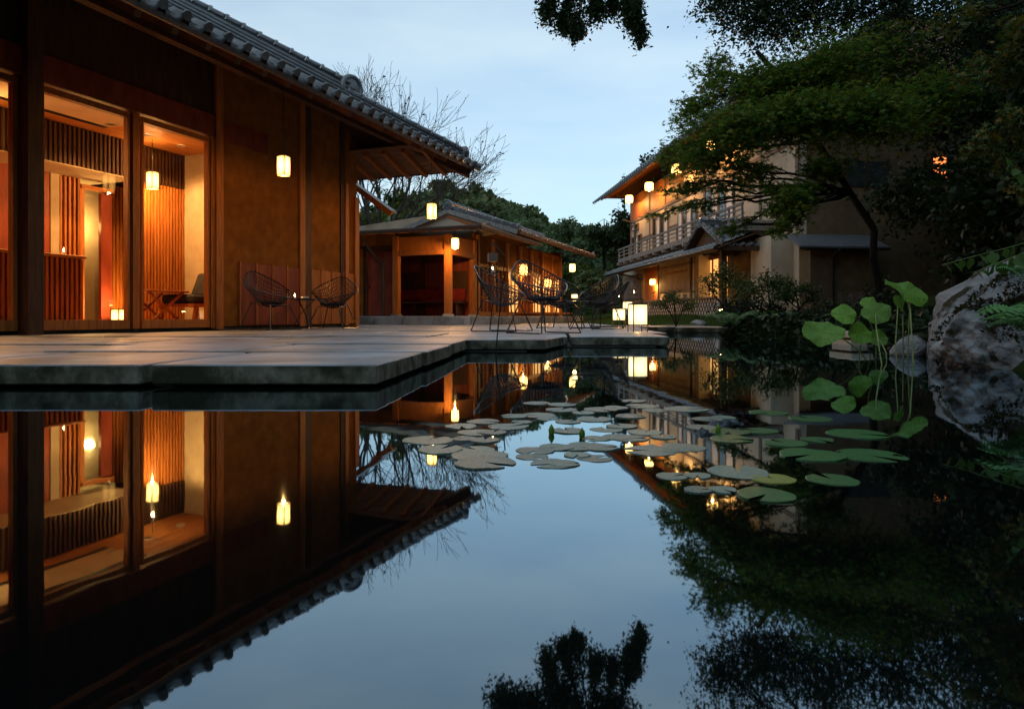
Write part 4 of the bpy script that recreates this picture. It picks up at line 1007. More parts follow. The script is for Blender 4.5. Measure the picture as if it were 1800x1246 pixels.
floor_lantern('small lantern standing on the lawn edge behind the bistro table', dk(1010, 10.0)[:2] + (DECK_Z + .445,), .075, .075, .012, R(10))

def crook(name, label, base, top, tip, r=.006):
    t = thing(name, label, 'pole', base, 0)
    b = Vector(base); MB().tube([(0, 0, -.15 if base[2] < .01 else 0), Vector(top) - b, Vector(tip) - b], r, 6).build('pole', MT['iron'], t); return t
def candle_lantern(label, hang, s, drop):
    z = hang[2] - drop; t = thing('candle_lantern', label, 'lantern', (hang[0], hang[1], z - s*2.3), R(14), 'candle lanterns hung on crooked poles')
    h = s/2; b = s*.09
    MB().box(-h, h, -h, h, s*1.35, s*2.3).build('hood', MT['shutter'], t)
    f = MB()
    for sx in (-1, 1):
        for sy in (-1, 1): f.box(sx*h-b/2, sx*h+b/2, sy*h-b/2, sy*h+b/2, 0, s*.95)
        f.box(-h, h, sx*h-b/2.2, sx*h+b/2.2, s*.86, s*.95); f.box(sx*h-b/2.2, sx*h+b/2.2, -h, h, s*.861, s*.949)
    f.box(-h*1.05, h*1.05, -h*1.05, h*1.05, -b*.6, b*.4)
    f.build('frame', MT['iron'], t)
    MB().lathe([(h*.4, b), (h*.42, b), (h*.42, s*.42), (h*.1, s*.44)], 10).build('candle', MT['shoji'], t)
    MB().lathe([(h*.06, s*.45), (h*.17, s*.56), (h*.03, s*.75)], 8).build('flame', MT['flame'], t)
    MB().tube([(0, 0, s*2.3), (0, 0, s*2.3 + drop)], .003, 5).build('hook_wire', MT['iron'], t)
    for sx in (-1, 1): MB().tube([(sx*h*.9, 0, s*.95), (sx*h*.9, 0, s*1.35)], .002, 4).build('hanger', MT['iron'], t)
    return t
q = at(868, 620, 5.6); crook('crooked_pole', 'thin black crooked pole rising from the water in front of the wire chairs', (q.x, 5.6, 0), at(888, 450, 5.6), at(865, 426, 5.6))
candle_lantern('candle lantern hanging from the crooked pole above the wire chairs', at(866, 427, 5.6), .072, .085)
q = at(1132, 560, 13.5); crook('crooked_pole', 'small crooked pole behind the tall floor lantern', (q.x, 13.5, DECK_Z), at(1127, 505, 13.5), at(1114, 493, 13.5))
candle_lantern('small candle lantern on the crooked pole before the weathered shutter', at(1114.5, 494, 13.5), .10, .04)
q = at(1093, 560, 14.5); crook('crooked_pole', 'far crooked pole beside the corner of the two-storey house', (q.x, 14.5, DECK_Z), at(1096, 512, 14.5), at(1088, 503, 14.5))
candle_lantern('tiny candle lantern on the far crooked pole by the house corner', at(1088, 504, 14.5), .09, .05)

def garden_spot(label, p):
    t = thing('garden_light', label, 'light', p, 0)
    MB().lathe([(.02, 0), (.02, .14), (.045, .15), (.05, .22), (.03, .22)], 10).build('housing', MT['iron'], t)
    MB().lathe([(.036, .205), (.042, .235), (.02, .25)], 10).build('bulb', MT['flame'], t)
    return t
q = at(1268, 546, 12.6); garden_spot('small bright garden light among ferns at the foot of the entrance', (q.x, q.y, q.z - .22))

# ================================================================== LILY PADS
def pad_mesh(seed):
    r_ = random.Random(seed); n = 30; V = [(0, 0, .001)]; F = []
    ph = [r_.uniform(0, 6.28) for _ in range(4)]
    for ring, rr in enumerate((.35, .7, .93, 1.0)):
        for k in range(n + 1):
            a = R(11) + (2*math.pi - R(22)) * k / n
            w_ = 1 + .035*math.sin(3*a + ph[0]) + .02*math.sin(7*a + ph[1])
            z = .0 + (.012*math.sin(2*a + ph[2]) + .01*math.sin(5*a + ph[3])) * rr**3 + (.022 if ring == 3 else 0)*(.4 + .6*math.sin(a + ph[3])**2) + .012*rr*(k % 3 == 0)*(.5 if ring < 3 else 0)
            V.append((rr*w_*math.cos(a), rr*w_*math.sin(a), z))
    m = n + 1
    for k in range(n): F.append((0, 1 + k, 2 + k))
    for ring in range(3):
        for k in range(n):
            a = 1 + ring*m + k; F.append((a, a + m, a + m + 1, a + 1))
    b = len(V); V += [(x*.985, y*.985, z - .09) for x, y, z in V[1 + 3*m:1 + 4*m]]
    for k in range(n): F.append((1 + 3*m + k, b + k, b + k + 1, 1 + 3*m + k + 1))
    me = bpy.data.meshes.new('lily_pad'); me.from_pydata(V, [], F); me.polygons.foreach_set('use_smooth', [True]*len(F)); me.update(); return me
PM = {k: [pad_mesh(i + 10) for i in range(5)] for k in ('pad', 'padg', 'pady')}
for k, l in PM.items():
    for me in l: me.materials.append(MT[k])
def pad(cx, cyy, wc, kind, label, group, i):
    px_, py_ = 680 + cx / 1.915, 670 + cyy / 1.915
    d = 1200 * (EYE - .006) / (py_ - 556); x = (px_ - 900) / 1200 * d; r_ = wc / 1.915 / 1200 * d / 2
    o = ob('lily_pad', PM[kind][i % 5], None, None, loc=(x, d, .0004 + .00022 * (i % 9)), rot=(random.uniform(-.008, .008), random.uniform(-.008, .008), random.uniform(0, 6.28)))
    o.scale = (r_, r_ * random.uniform(.92, 1.08), max(r_, .05) * .55); tag(o, label, 'lily pad', group); return o
clu = [(505,68,90),(592,73,95),(588,90,105),(430,112,90),(510,108,120),(720,90,115),(770,84,90),(610,130,85),(700,122,120),(820,112,100),(860,78,110),(905,92,90),(1010,88,140),(830,62,80),(325,130,110),(250,145,110),(410,145,140),(300,165,120),(360,165,90),(140,190,160),(330,190,100),(260,185,90),(180,222,150),(300,222,120),(330,265,200),(310,243,180),(500,225,130),(490,245,110),(570,215,120),(560,268,150),(640,215,110),(660,205,100),(700,250,120),(720,215,120),(610,160,120),(740,155,110),(790,145,100),(780,180,110),(820,185,120),(870,165,120),(890,225,180),(950,215,160),(1000,215,140),(930,180,90),(640,240,90),(600,268,100),(705,185,100),(540,120,70),(455,130,70),(660,100,80)]
RN = ['rearmost', 'second', 'third', 'fourth', 'fifth', 'sixth', 'foremost']
ORD = ['first', 'second', 'third', 'fourth', 'fifth', 'sixth', 'seventh', 'eighth', 'ninth', 'tenth', 'eleventh']
clu.sort(key=lambda q: q[1])
for ri in range(7):
    row = sorted(clu[ri*len(clu)//7:(ri + 1)*len(clu)//7])
    for k, (a, b, c) in enumerate(row): pad(a, b, c, 'pad', f'grey-green lily pad in the {RN[ri]} row of the crowded raft, {ORD[k]} from left', 'lily pads in the crowded raft', ri*7 + k*2)
solo = [(1283,100,120,'padg','small green pad at the far right of the pads, nearest the house reflection'),(1425,120,135,'padg','green pad alone at the far right back'),(1585,170,190,'padg','wide thin pad farthest right at the back'),(1340,200,140,'padg','green pad touching the right side of the middle group'),(1450,190,100,'padg','small green pad between two wider ones at right'),(1430,240,215,'padg','broad green pad at right, left one of the widest pair'),(1625,240,220,'padg','broad green pad farthest right of all pads'),(1500,320,175,'padg','notched green pad alone at right front'),(1185,295,200,'pad','large pad overlapping the yellow pad'),(1300,318,140,'pady','yellowing lily pad at right front'),(962,310,110,'pad','left pad of the small front foursome'),(1045,308,90,'pad','upper right pad of the small front foursome'),(1048,355,95,'pad','lower left pad of the small front foursome'),(1130,355,95,'pad','lower right pad of the small front foursome'),(1277,372,190,'padg','nearest pad to the viewer, heart shaped and green'),(1080,120,100,'pad','small pad right of the raft, left of a pair'),(1135,115,80,'pad','small pad right of the raft, right of a pair'),(1060,148,110,'pad','pad bridging the raft and the right-hand pads'),(1150,163,130,'padg','greenish pad right of the raft with a bud beside it'),(1260,160,110,'padg','rounded green pad right of the raft'),(1160,187,140,'padg','oval green pad just below the bud')]
for i, (a, b, c, k, l) in enumerate(solo): pad(a, b, c, k, l, 'lily pads floating apart at right', i + 3)
for i, (a, b, l) in enumerate(((554, 165, 'dark lily bud at the left of the raft gap'), (657, 178, 'lily bud standing in the middle of the raft'), (1115, 163, 'pointed green lily bud right of the raft'))):
    px_, py_ = 680 + a/1.915, 670 + (b + 12)/1.915; d = 1200*EYE/(py_ - 556)
    o = thing('lily_bud', l, 'flower bud', ((px_-900)/1200*d, d, 0), 0, 'lily buds')
    MB().lathe([(.003, -.02), (.007, .004), (.008, .010), (.005, .018), (.001, .025)], 8).build('bud', MT['lotus'], o, smooth=True)
    MB().tube([(0, 0, -.1), (.0, 0, 0)], .004, 5).build('stem', MT['stalk'], o)

# ================================================================== LOTUS-LIKE LEAVES ON STALKS
def lotus_mesh(seed):
    r_ = random.Random(seed); n = 32; V = [(0, 0, -.10)]; F = []; ph = [r_.uniform(0, 6.28) for _ in range(3)]
    for rr in (.2, .45, .72, .92, 1.0):
        for k in range(n):
            a = 2*math.pi*k/n; w_ = 1 + .05*math.sin(2*a+ph[0]) + .03*math.sin(5*a+ph[1]) + .015*math.sin(13*a)
            z = -.10*(1-rr)**1.5 + (.16*math.sin(2*a+ph[2]) + .07*math.sin(5*a+ph[0]) + .035*math.sin(9*a+ph[1]))*rr**2
            V.append((rr*w_*math.cos(a), rr*w_*math.sin(a), z))
    for k in range(n): F.append((0, 1+k, 1+(k+1)%n))
    for i in range(4):
        for k in range(n): F.append((1+i*n+k, 1+(i+1)*n+k, 1+(i+1)*n+(k+1)%n, 1+i*n+(k+1)%n))
    me = bpy.data.meshes.new('leaf_blade'); me.from_pydata(V, [], F); me.polygons.foreach_set('use_smooth', [True]*len(F)); me.materials.append(MT['lotus']); me.update(); return me
LD = 4.8
lot = [(1447,583,.275,(-.15,-.62,.77),(1540,606),'lowest lotus leaf reaching left over the water'),(1483,553,.185,(-.1,-.75,.65),(1537,622),'lotus leaf second from the left'),(1526,533,.13,(-.2,-.7,.68),(1540,600),'small round lotus leaf above the group'),
       (1592,512,.30,(.25,-.6,.76),(1608,640),'tallest lotus leaf with wavy edge at right'),(1581,534,.13,(.3,-.5,.2),(1578,640),'bluish folded lotus leaf just below the tallest one'),(1540,550,.19,(-.3,-.75,.55),(1556,650),'slanting lotus leaf in the middle of the group'),
       (1513,586,.19,(.1,-.85,.5),(1512,630),'broad upright lotus leaf low in the middle'),(1544,594,.15,(-.2,-.8,.55),(1560,632),'lotus leaf nearest the pale kerb')]
for i, (px_, py_, wd, nv, (bx, by), lab) in enumerate(lot):
    d = LD + .12 * ((i * 37) % 5 - 2); c = at(px_, py_, d)
    bd = min(d + .25, max(d - .35, 1200 * EYE / (by - 556))); bp = at(bx, 556 + 1200*EYE/bd, bd)
    t = thing('lotus_leaf', lab + ' beside the rock', 'plant', (bp.x, bp.y, 0), 0, 'lotus leaves beside the rock')
    z = Vector(nv).normalized(); rot = z.to_track_quat('Z', 'Y').to_matrix() @ Matrix.Rotation(i * 1.3, 3, 'Z')
    o = ob('leaf_blade', lotus_mesh(i + 3), None, t, loc=c - bp, rot=rot.to_euler()); o.scale = (wd/2*.92,)*3
    e = c - bp - z * .012; s = MB().tube([(0, 0, -.12), e*.3 + Vector((.02*math.sin(i), 0, 0)), e*.7 + Vector((.02*math.cos(i*2), 0, .02)), e], .0042, 6); s.build('stalk', MT['stalk'], t)
for i, (ax, ay, bx, by) in enumerate(((1587, 553, 1588, 610), (1600, 525, 1594, 622))):
    d = 4.9; a, b = at(ax, ay, d), at(bx, 630, d); t = thing('lotus_stalk', ['bare lotus stalk without a leaf between the leaves', 'tall bare lotus stalk nearest the rock'][i], 'plant', (b.x, b.y, 0), 0, 'bare lotus stalks')
    MB().tube([(0, 0, -.1), a - Vector((b.x, b.y, 0))], .004, 6).build('stalk', MT['stalk'], t)

# pale stone kerb behind them
kb = thing('stone_kerb', 'pale low stone kerb at the water edge behind the lotus leaves', 'kerb', (0, 0, 0))
p0, p1 = at(1497, 600, 7.0), at(1640, 600, 7.0)
MB().box(p0.x, p1.x, 7.0, 7.5, .075, .145).build('kerb_top', MT['beige'], kb, bevel=.008); MB().box(p0.x + .01, p1.x - .01, 7.03, 7.45, -.3, .055).build('kerb_base', MT['beige'], kb)

# ================================================================== FOLIAGE
def tubes_np(segs, k=5):
    P0 = np.array([s[0] for s in segs], float); P1 = np.array([s[1] for s in segs], float)
    R0 = np.array([s[2] for s in segs])[:, None]; R1 = np.array([s[3] for s in segs])[:, None]
    d = P1 - P0; d /= np.linalg.norm(d, axis=1, keepdims=True) + 1e-9
    ref = np.where(np.abs(d[:, 2:]) < .9, [[0, 0, 1.]], [[1., 0, 0]]); a = np.cross(d, ref); a /= np.linalg.norm(a, axis=1, keepdims=True); b = np.cross(d, a)
    V = []
    for P, Rr in ((P0, R0), (P1 , R1)):
        for i in range(k):
            q = 2*math.pi*i/k; V.append(P + a*Rr*math.cos(q) + b*Rr*math.sin(q))
    V = np.stack(V, 1); n = len(segs); base = (np.arange(n)*2*k)[:, None, None]
    f = np.array([(i, (i+1) % k, k+(i+1) % k, k+i) for i in range(k)])[None] + base
    return V.reshape(-1, 3), f.reshape(-1, 4)
TEMPL = {}
TEMPL['oval'] = (np.array([(0,0,0),(.28,.45,.06),(0,1,-.05),(-.28,.45,.06)], float), np.array([(0,1,2,3)]))
mv = [(0, .15, 0)]
for i, (an, ln) in enumerate(((-105,.55),(-52,.85),(0,1.0),(52,.85),(105,.55))):
    a0 = R(an - 27); mv.append((.26*math.sin(a0), .15+.26*math.cos(a0), .01)); a1 = R(an); mv.append((ln*.85*math.sin(a1), .15+ln*.85*math.cos(a1), -.08))
mv.append((.26*math.sin(R(132)), .15+.26*math.cos(R(132)), .01))
TEMPL['maple'] = (np.array(mv), np.array([(0, 1+2*i, 2+2*i, 3+2*i) for i in range(5)]))
TEMPL['clump'] = (np.array([(-.5,0,0),(.5,.1,.1),(.45,.9,-.05),(-.4,1,.1)], float), np.array([(0,1,2,3)]))
def leaves(name, P, size, templ, m, parent=None, tilt=.6, seed=1):
    r_ = np.random.default_rng(seed); P = np.asarray(P); n = len(P); T, F = TEMPL[templ]
    yaw = r_.uniform(0, 2*np.pi, n); tx = r_.normal(0, tilt, n); ty = r_.normal(0, tilt*.7, n); s = size * r_.uniform(.65, 1.25, n)
    cyw, syw = np.cos(yaw), np.sin(yaw); cx, sx = np.cos(tx), np.sin(tx); c2, s2 = np.cos(ty), np.sin(ty)
    V = np.broadcast_to(T[None], (n, len(T), 3)) * s[:, None, None]
    x, y, z = V[..., 0], V[..., 1], V[..., 2]
    y, z = y*cx[:, None] - z*sx[:, None], y*sx[:, None] + z*cx[:, None]
    x, z = x*c2[:, None] + z*s2[:, None], -x*s2[:, None] + z*c2[:, None]
    x, y = x*cyw[:, None] - y*syw[:, None], x*syw[:, None] + y*cyw[:, None]
    V = np.stack([x, y, z], -1) + P[:, None, :]
    Fa = F[None] + (np.arange(n)*len(T))[:, None, None]
    return ob(name, mesh_np(name, V.reshape(-1, 3), Fa.reshape(-1, F.shape[1])), m, parent)
def curve_pts(a, b, n, rr, jit, sag=0):
    a, b = np.array(a, float), np.array(b, float); L = np.linalg.norm(b - a); out = []
    off = rr.normal(0, jit*L, (n+1, 3)); off[0] = 0; off[-1] = 0; off = np.cumsum(off, 0)*.4; off -= np.linspace(0, 1, n+1)[:, None]*off[-1]
    for i in range(n+1):
        t = i/n; p = a + (b-a)*t + off[i]; p[2] += sag*L*math.sin(math.pi*t); out.append(p)
    return out
def add_path(segs, pts, r0, r1):
    n = len(pts)-1
    for i in range(n): segs.append((pts[i], pts[i+1], r0+(r1-r0)*i/n, r0+(r1-r0)*(i+1)/n))
def clump_tree(name, label, trunk, clumps, size, templ, lm, seed, group=None, tilt=.6, cat='tree', flat=.5, bark='bark', twr=.006):
    rr = np.random.default_rng(seed); b = Vector(trunk[0][0]); t = thing(name, label, cat, b, 0, group)
    segs = []; tp = [np.array(p) for p, r_ in trunk]; tr = [r_ for p, r_ in trunk]
    for i in range(len(tp)-1): segs.append((tp[i], tp[i+1], tr[i], tr[i+1]))
    LP = []
    for ci, (c, rad, n, anchor) in enumerate(clumps):
        c = np.array(c, float); rad = np.array(rad, float)
        if isinstance(anchor, int): a = tp[anchor]; ra = tr[anchor]*.55
        else: a = np.array(anchor, float); ra = .03
        pts = curve_pts(a, c, 7, rr, .06, .05); add_path(segs, pts, max(.012, min(ra, .02 + .014*np.linalg.norm(c-a))), .010)
        m = max(6, n//26)
        for k in range(m):
            e = rr.normal(0, 1, 3); e /= np.linalg.norm(e); e = c + e*rad*rr.uniform(.25, 1)**.5*rr.uniform(.75, 1.1)
            s = pts[rr.integers(4, 8)] if rr.random() < .7 else c + (e-c)*.2
            tw = curve_pts(s, e, 4, rr, .10, .04); add_path(segs, tw, twr, twr*.4)
            q = max(3, n//m); tt = rr.uniform(.3, 1.08, q); idx = np.clip((tt*4).astype(int), 0, 3); fr = (tt*4-idx)[:, None]
            T = np.array(tw); L = T[idx]*(1-fr) + T[idx+1]*fr
            sp = .16*np.linalg.norm(rad)**.6*.5; LP.append(L + rr.normal(0, 1, (q, 3))*np.array([sp, sp, sp*flat]))
    V, F = tubes_np(segs); o = ob('trunk', mesh_np('trunk', V - np.array(b), F), MT[bark], t, smooth=True)
    leaves('crown', np.concatenate(LP) - np.array(b), size, templ, MT[lm], t, tilt, seed)
    return t

# rocks
def rock(name, label, c, rad, seed, sub=5, amp=.28, mt='rock', cuts=18, moss=0):
    from mathutils import noise
    bm = bmesh.new(); bmesh.ops.create_icosphere(bm, subdivisions=sub, radius=1); rk = random.Random(seed)
    pl = [(Vector((rk.gauss(0, 1), rk.gauss(0, 1), rk.gauss(0, .8))).normalized(), rk.uniform(.72, .93)) for _ in range(cuts)]
    s = Vector((seed*3.1, seed*1.7, seed))
    for v in bm.verts:
        p = v.co.normalized() * (1 + .10*noise.noise(v.co*1.4 + s))
        for n0, h in pl:
            k = p.dot(n0) - h - .06*noise.noise(p*2.2 + s)
            if k > 0: p -= n0*k*.9
        dd = noise.voronoi(p*2.6 + s*.7 + Vector((.25*noise.noise(p*3), .25*noise.noise(p*3 + s), 0)))[0]; crack = max(0, 1 - (dd[1] - dd[0])*9)
        p += p*(.05*noise.noise(p*3.6 + s) + .034*noise.noise(p*8 + s) + .022*noise.noise(p*18 + s) + .014*noise.noise(p*41 + s) - .045*crack)
        v.co = Vector((p.x*rad[0], p.y*rad[1], p.z*rad[2]))*1.18
    me = bpy.data.meshes.new(name); bm.to_mesh(me)
    o = ob(name, me, MT[mt], None, loc=c, smooth=True); tag(o, label, 'rock')
    if moss:
        bm.normal_update(); P = []
        for v in bm.verts:
            q = noise.noise(v.co*5.5 + s) + .55*v.normal.z
            if v.normal.z > -.1 and q > .36:
                for _ in range(3): P.append(v.co + Vector((rk.gauss(0, .008), rk.gauss(0, .008), rk.gauss(0, .006))))
        if P: tag(leaves('moss', np.array([tuple(q) for q in P]), .026, 'oval', MT['moss'], o, 1.0, 3), kind='stuff')
    bm.free(); return o
q = at(1768, 575, 4.05); rock('boulder', 'big pale boulder with dark moss at the right water edge', (q.x + .27, q.y + .15, .10), (.50, .44, .46), 4, 6, moss=1)
rock('boulder', 'low dark boulder behind the pale one at the right edge', (3.75, 4.9, .2), (.7, .6, .55), 9, 4)
rock('boulder', 'small grey stone at the foot of the lattice near the garden light', (at(1228, 565, 14.9).x, 14.9, .12), (.16, .14, .09), 2, 3)
rock('boulder', 'small stone at the water edge beside the lotus leaves', (at(1612, 600, 5.2).x, 5.25, .03), (.14, .13, .12), 6, 3)

A = lambda px_, py_, d: tuple(at(px_, py_, d))
# maple in front of the two-storey house
clump_tree('maple_tree', 'spreading green maple leaning over the pond in front of the two-storey house',
    [((5.05, 9.6, .25), .06), ((5.10, 9.5, .7), .055), ((5.0, 9.45, 1.1), .052), ((4.99, 9.4, 1.5), .05), (A(1495, 340, 9.4), .046), (A(1430, 240, 9.3), .042), (A(1380, 150, 9.2), .05), (A(1330, 90, 9.2), .03)],
    [(A(1225, 290, 9.0), (.42, .8, .26), 1500, 5), (A(1290, 232, 8.6), (.75, .9, .36), 2900, 5), (A(1212, 200, 9.6), (.34, .6, .30), 1000, 6), (A(1235, 365, 9.4), (.40, .5, .14), 260, 4), (A(1190, 340, 9.6), (.30, .4, .14), 260, 4),
     (A(1320, 312, 8.8), (.45, .6, .18), 560, 4), (A(1385, 360, 8.3), (.24, .5, .34), 1500, 4), (A(1372, 405, 8.2), (.15, .3, .14), 380, 4), (A(1400, 212, 8.6), (.9, 1.0, .45), 3800, 5), (A(1330, 160, 9.4), (.8, 1.0, .45), 3200, 6),
     (A(1245, 135, 10.2), (.34, .6, .36), 900, 6), (A(1440, 130, 9.0), (.9, 1.1, .5), 3600, 6), (A(1530, 210, 8.4), (.9, 1.0, .55), 3600, 5), (A(1560, 110, 9.6), (1.0, 1.2, .6), 3000, 6), (A(1640, 175, 8.8), (.75, 1., .42), 2400, 5), (A(1440, 300, 8.7), (.35, .5, .25), 900, 4), (A(1165, 375, 9.8), (.24, .4, .10), 160, 4), (A(1270, 410, 9.2), (.22, .3, .10), 220, 4), (A(1175, 270, 9.9), (.2, .4, .2), 500, 5), (A(1205, 325, 9.2), (.12, .2, .12), 170, 4), (A(1262, 335, 9.0), (.14, .2, .10), 170, 4), (A(1345, 340, 8.6), (.12, .2, .14), 200, 4), (A(1425, 335, 8.5), (.12, .2, .14), 200, 4), (A(1300, 285, 8.5), (.25, .3, .10), 300, 4)],
    .066, 'maple', 'maple', 21, tilt=.55, flat=.45)
# tall evergreen behind with a limb hanging over the pond
clump_tree('overhanging_tree', 'tall dark evergreen at right whose limb hangs over the pond at top',
    [((9.4, 9.0, 1.9), .34), ((9.2, 9.2, 3.2), .30), ((8.6, 9.5, 4.8), .24), ((7.2, 9.9, 5.9), .17), ((5.2, 10.2, 6.6), .11), ((3.2, 10.4, 6.9), .07), ((1.4, 10.5, 6.6), .035)],
    [(A(962, 15, 10.4), (.13, .3, .34), 1300, 6), (A(990, 38, 10.5), (.15, .3, .30), 1500, 6), (A(1015, 55, 10.4), (.11, .2, .22), 900, 6), (A(1045, 20, 10.5), (.16, .3, .24), 1200, 6), (A(1078, 8, 10.5), (.14, .3, .22), 900, 6), (A(1112, 28, 10.4), (.15, .3, .34), 1500, 6), (A(1128, 62, 10.4), (.10, .2, .26), 900, 6),
     (A(885, -52, 10.6), (.36, .5, .26), 2200, 6), (A(1010, -110, 10.6), (.7, .6, .40), 2600, 6), (A(985, -50, 10.6), (.5, .7, .36), 2600, 6), (A(1080, -70, 10.6), (.6, .7, .40), 2800, 6), (A(925, -62, 10.6), (.34, .5, .30), 1700, 6), (A(935, -150, 10.6), (.5, .7, .40), 1800, 6),
     (A(1060, -190, 10.6), (1.2, 1.0, .8), 4000, 6), (A(1270, 10, 10.8), (.6, .9, .5), 1900, 4), (A(1330, 40, 10.6), (.7, .9, .6), 2800, 4), (A(1420, 30, 10.2), (1.0, 1.2, .7), 3800, 4), (A(1290, -120, 10.4), (1.1, 1.2, .8), 3200, 5),
     (A(1540, 20, 9.6), (1.2, 1.3, .8), 3800, 3), (A(1680, 60, 9.2), (1.2, 1.3, .9), 3800, 2), (A(1780, 160, 9.0), (1.1, 1.2, 1.0), 3600, 2), (A(1480, -150, 9.8), (1.5, 1.6, 1.0), 3200, 4), (A(1700, -150, 9.4), (1.7, 1.7, 1.1), 3200, 3), ((9.5, 6.5, 5.0), (1.8, 1.8, 1.3), 3200, 2), ((6.5, 6.0, 6.2), (1.6, 1.6, .9), 2600, 3)],
    .07, 'oval', 'overleaf', 31, tilt=.8, flat=1.0)
# dense dark trees closing the right side
k = 0
for (x, y, h, wd, lab) in ((8.2, 12.6, 4.6, 1.5, 'dark bushy evergreen against the end of the two-storey house'), (9.6, 11.4, 6.5, 2.0, 'tall dark tree at the right behind the maple'), (7.8, 9.8, 3.0, 1.4, 'dark rounded shrub tree on the bank behind the lotus leaves'), (6.6, 8.2, 2.4, 1.3, 'dark bushy shrub tree right above the pale kerb'), (5.8, 6.4, 2.5, 1.1, 'dark bushy tree behind the big boulder'), (11, 14.0, 8.5, 2.4, 'tallest dark tree at the far right edge'), (12.2, 9.0, 8.0, 2.6, 'dark tree filling the right edge above the boulder')):
    k += 1; z0 = float(ground_h(x, y)); rr = np.random.default_rng(60 + k)
    cl = []
    for q in range(9):
        t = rr.uniform(.18, 1); r_ = wd*(1.05 - .6*abs(t - .45)); an = rr.uniform(0, 6.28)
        cl.append(((x + .55*r_*math.cos(an), y + .55*r_*math.sin(an), z0 + h*t), (r_*.7, r_*.7, h*.17), 1500, min(3, int(t*4))))
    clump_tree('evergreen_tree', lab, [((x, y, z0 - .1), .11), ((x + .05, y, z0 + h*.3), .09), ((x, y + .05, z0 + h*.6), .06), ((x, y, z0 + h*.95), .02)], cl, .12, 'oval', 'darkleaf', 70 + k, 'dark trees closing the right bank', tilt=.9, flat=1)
# near drooping branch with yellow-lit leaf colours at the right edge
clump_tree('drooping_tree', 'near tree at the right edge with drooping yellow-green sprays',
    [((4.9, 4.6, .9), .07), ((4.85, 4.7, 1.6), .06), ((4.6, 4.8, 2.3), .05), ((4.2, 4.9, 2.7), .03)],
    [(A(1780, 120, 5.2), (.22, .3, .22), 420, 3), (A(1735, 130, 5.4), (.20, .3, .10), 200, 3), (A(1775, 60, 5.0), (.2, .3, .12), 260, 3), (A(1795, 230, 5.0), (.12, .2, .22), 240, 3), (A(1725, 262, 5.3), (.17, .2, .10), 150, 3), (A(1765, 285, 5.2), (.14, .2, .10), 130, 3), (A(1800, 330, 4.9), (.1, .2, .2), 120, 2), (A(1690, 40, 5.6), (.3, .3, .12), 200, 3)],
    .055, 'maple', 'yellowlit', 41, tilt=.8, flat=.8)

# shrubs on the far bank
for i, (px_, py_, d, rad, n, lab) in enumerate(((1185, 530, 13.6, (.55, .4, .22), 900, 'low spreading shrub in front of the lattice'), (1275, 505, 12.4, (.6, .5, .38), 1700, 'open branching shrub by the entrance porch'), (1350, 510, 11.6, (.55, .5, .32), 1400, 'loose shrub before the pale wing wall'), (1400, 520, 11.0, (.5, .4, .24), 1200, 'leafy shrub at the corner of the wing wall'), (1310, 545, 11.2, (.7, .5, .2), 1500, 'dense dark shrub above the ferns'), (1470, 560, 9.8, (.6, .5, .22), 1300, 'dark low shrub left of the lotus leaves'), (1560, 545, 8.6, (.5, .5, .3), 1300, 'dark shrub behind the tallest lotus leaf'))):
    c = at(px_, py_, d); z0 = float(ground_h(c.x, c.y))
    clump_tree('shrub', lab, [((c.x, c.y, z0 - .05), .025), ((c.x + .04, c.y, (z0 + c.z)/2), .02), (tuple(c), .012)], [((c.x - rad[0]*.5, c.y, c.z), (rad[0]*.6, rad[1], rad[2]), n//3, 1), ((c.x + rad[0]*.5, c.y, c.z), (rad[0]*.6, rad[1], rad[2]), n//3, 1), ((c.x, c.y, c.z + rad[2]*.4), (rad[0]*.6, rad[1], rad[2]), n//3, 2)],
               .055, 'oval', 'shrub' if i < 4 else 'darkleaf', 90 + i, 'shrubs along the far bank', cat='shrub', tilt=.8)

# ferns
def fern(label, base, n, L, seed, spread=1.0, group='ferns along the bank', lean=(0, 0), hf=1.0):
    rr = random.Random(seed); t = thing('fern', label, 'fern', base, 0, group)
    for k in range(n):
        an = 2*math.pi*k/n + rr.uniform(-.3, .3); l = L*rr.uniform(.7, 1.1); V = []; F = []
        dx, dy = math.cos(an), math.sin(an); m = 15
        for i in range(m + 1):
            s = i/m; h = l*(1.25*s - .98*s*s)*hf; r_ = l*s*.80*spread
            p = Vector((dx*r_ + lean[0]*s*l, dy*r_ + lean[1]*s*l, h)); wv = l*.22*math.sin(math.pi*min(1, s*.92 + .10))**.8
            if i == 0: continue
            sd = Vector((-dy, dx, 0)); fw = Vector((dx, dy, -.3))
            for sgn in (-1, 1):
                tip = p + sd*sgn*wv + fw*wv*.35 - Vector((0, 0, wv*.25)); q = l*.023
                b = len(V); V += [p - fw*q, p + fw*q, tip + fw*q*.3, tip - fw*q*.3]; F.append((b, b+1, b+2, b+3))
        b = len(V)
        ob('frond', mesh_np('frond', [tuple(v) for v in V], F), MT['fern'], t)
    return t
for i, (px_, d, n, L, lab) in enumerate(((1265, 10.7, 8, .56, 'fern at the left end of the bank ferns'), (1295, 10.2, 8, .60, 'fern below the garden light'), (1335, 10.0, 7, .54, 'fern in the middle of the bank'), (1375, 9.6, 8, .56, 'fern with arching fronds over the dark water'), (1415, 9.3, 7, .50, 'fern at the right end of the bank ferns'))):
    y = d; x = (px_ - 900)/1200*d; x = max(x, float(shore(d)) - .08); fern(lab, (x, y, max(.14, float(ground_h(x, y)))), n, L, i, spread=.8, lean=(-.1, -.2))
q = at(1800, 640, 2.95); fern('bright green fern in front of the big boulder at the right edge', (q.x + .12, q.y, .16), 18, .44, 9, .75, lean=(-.22, -.12))
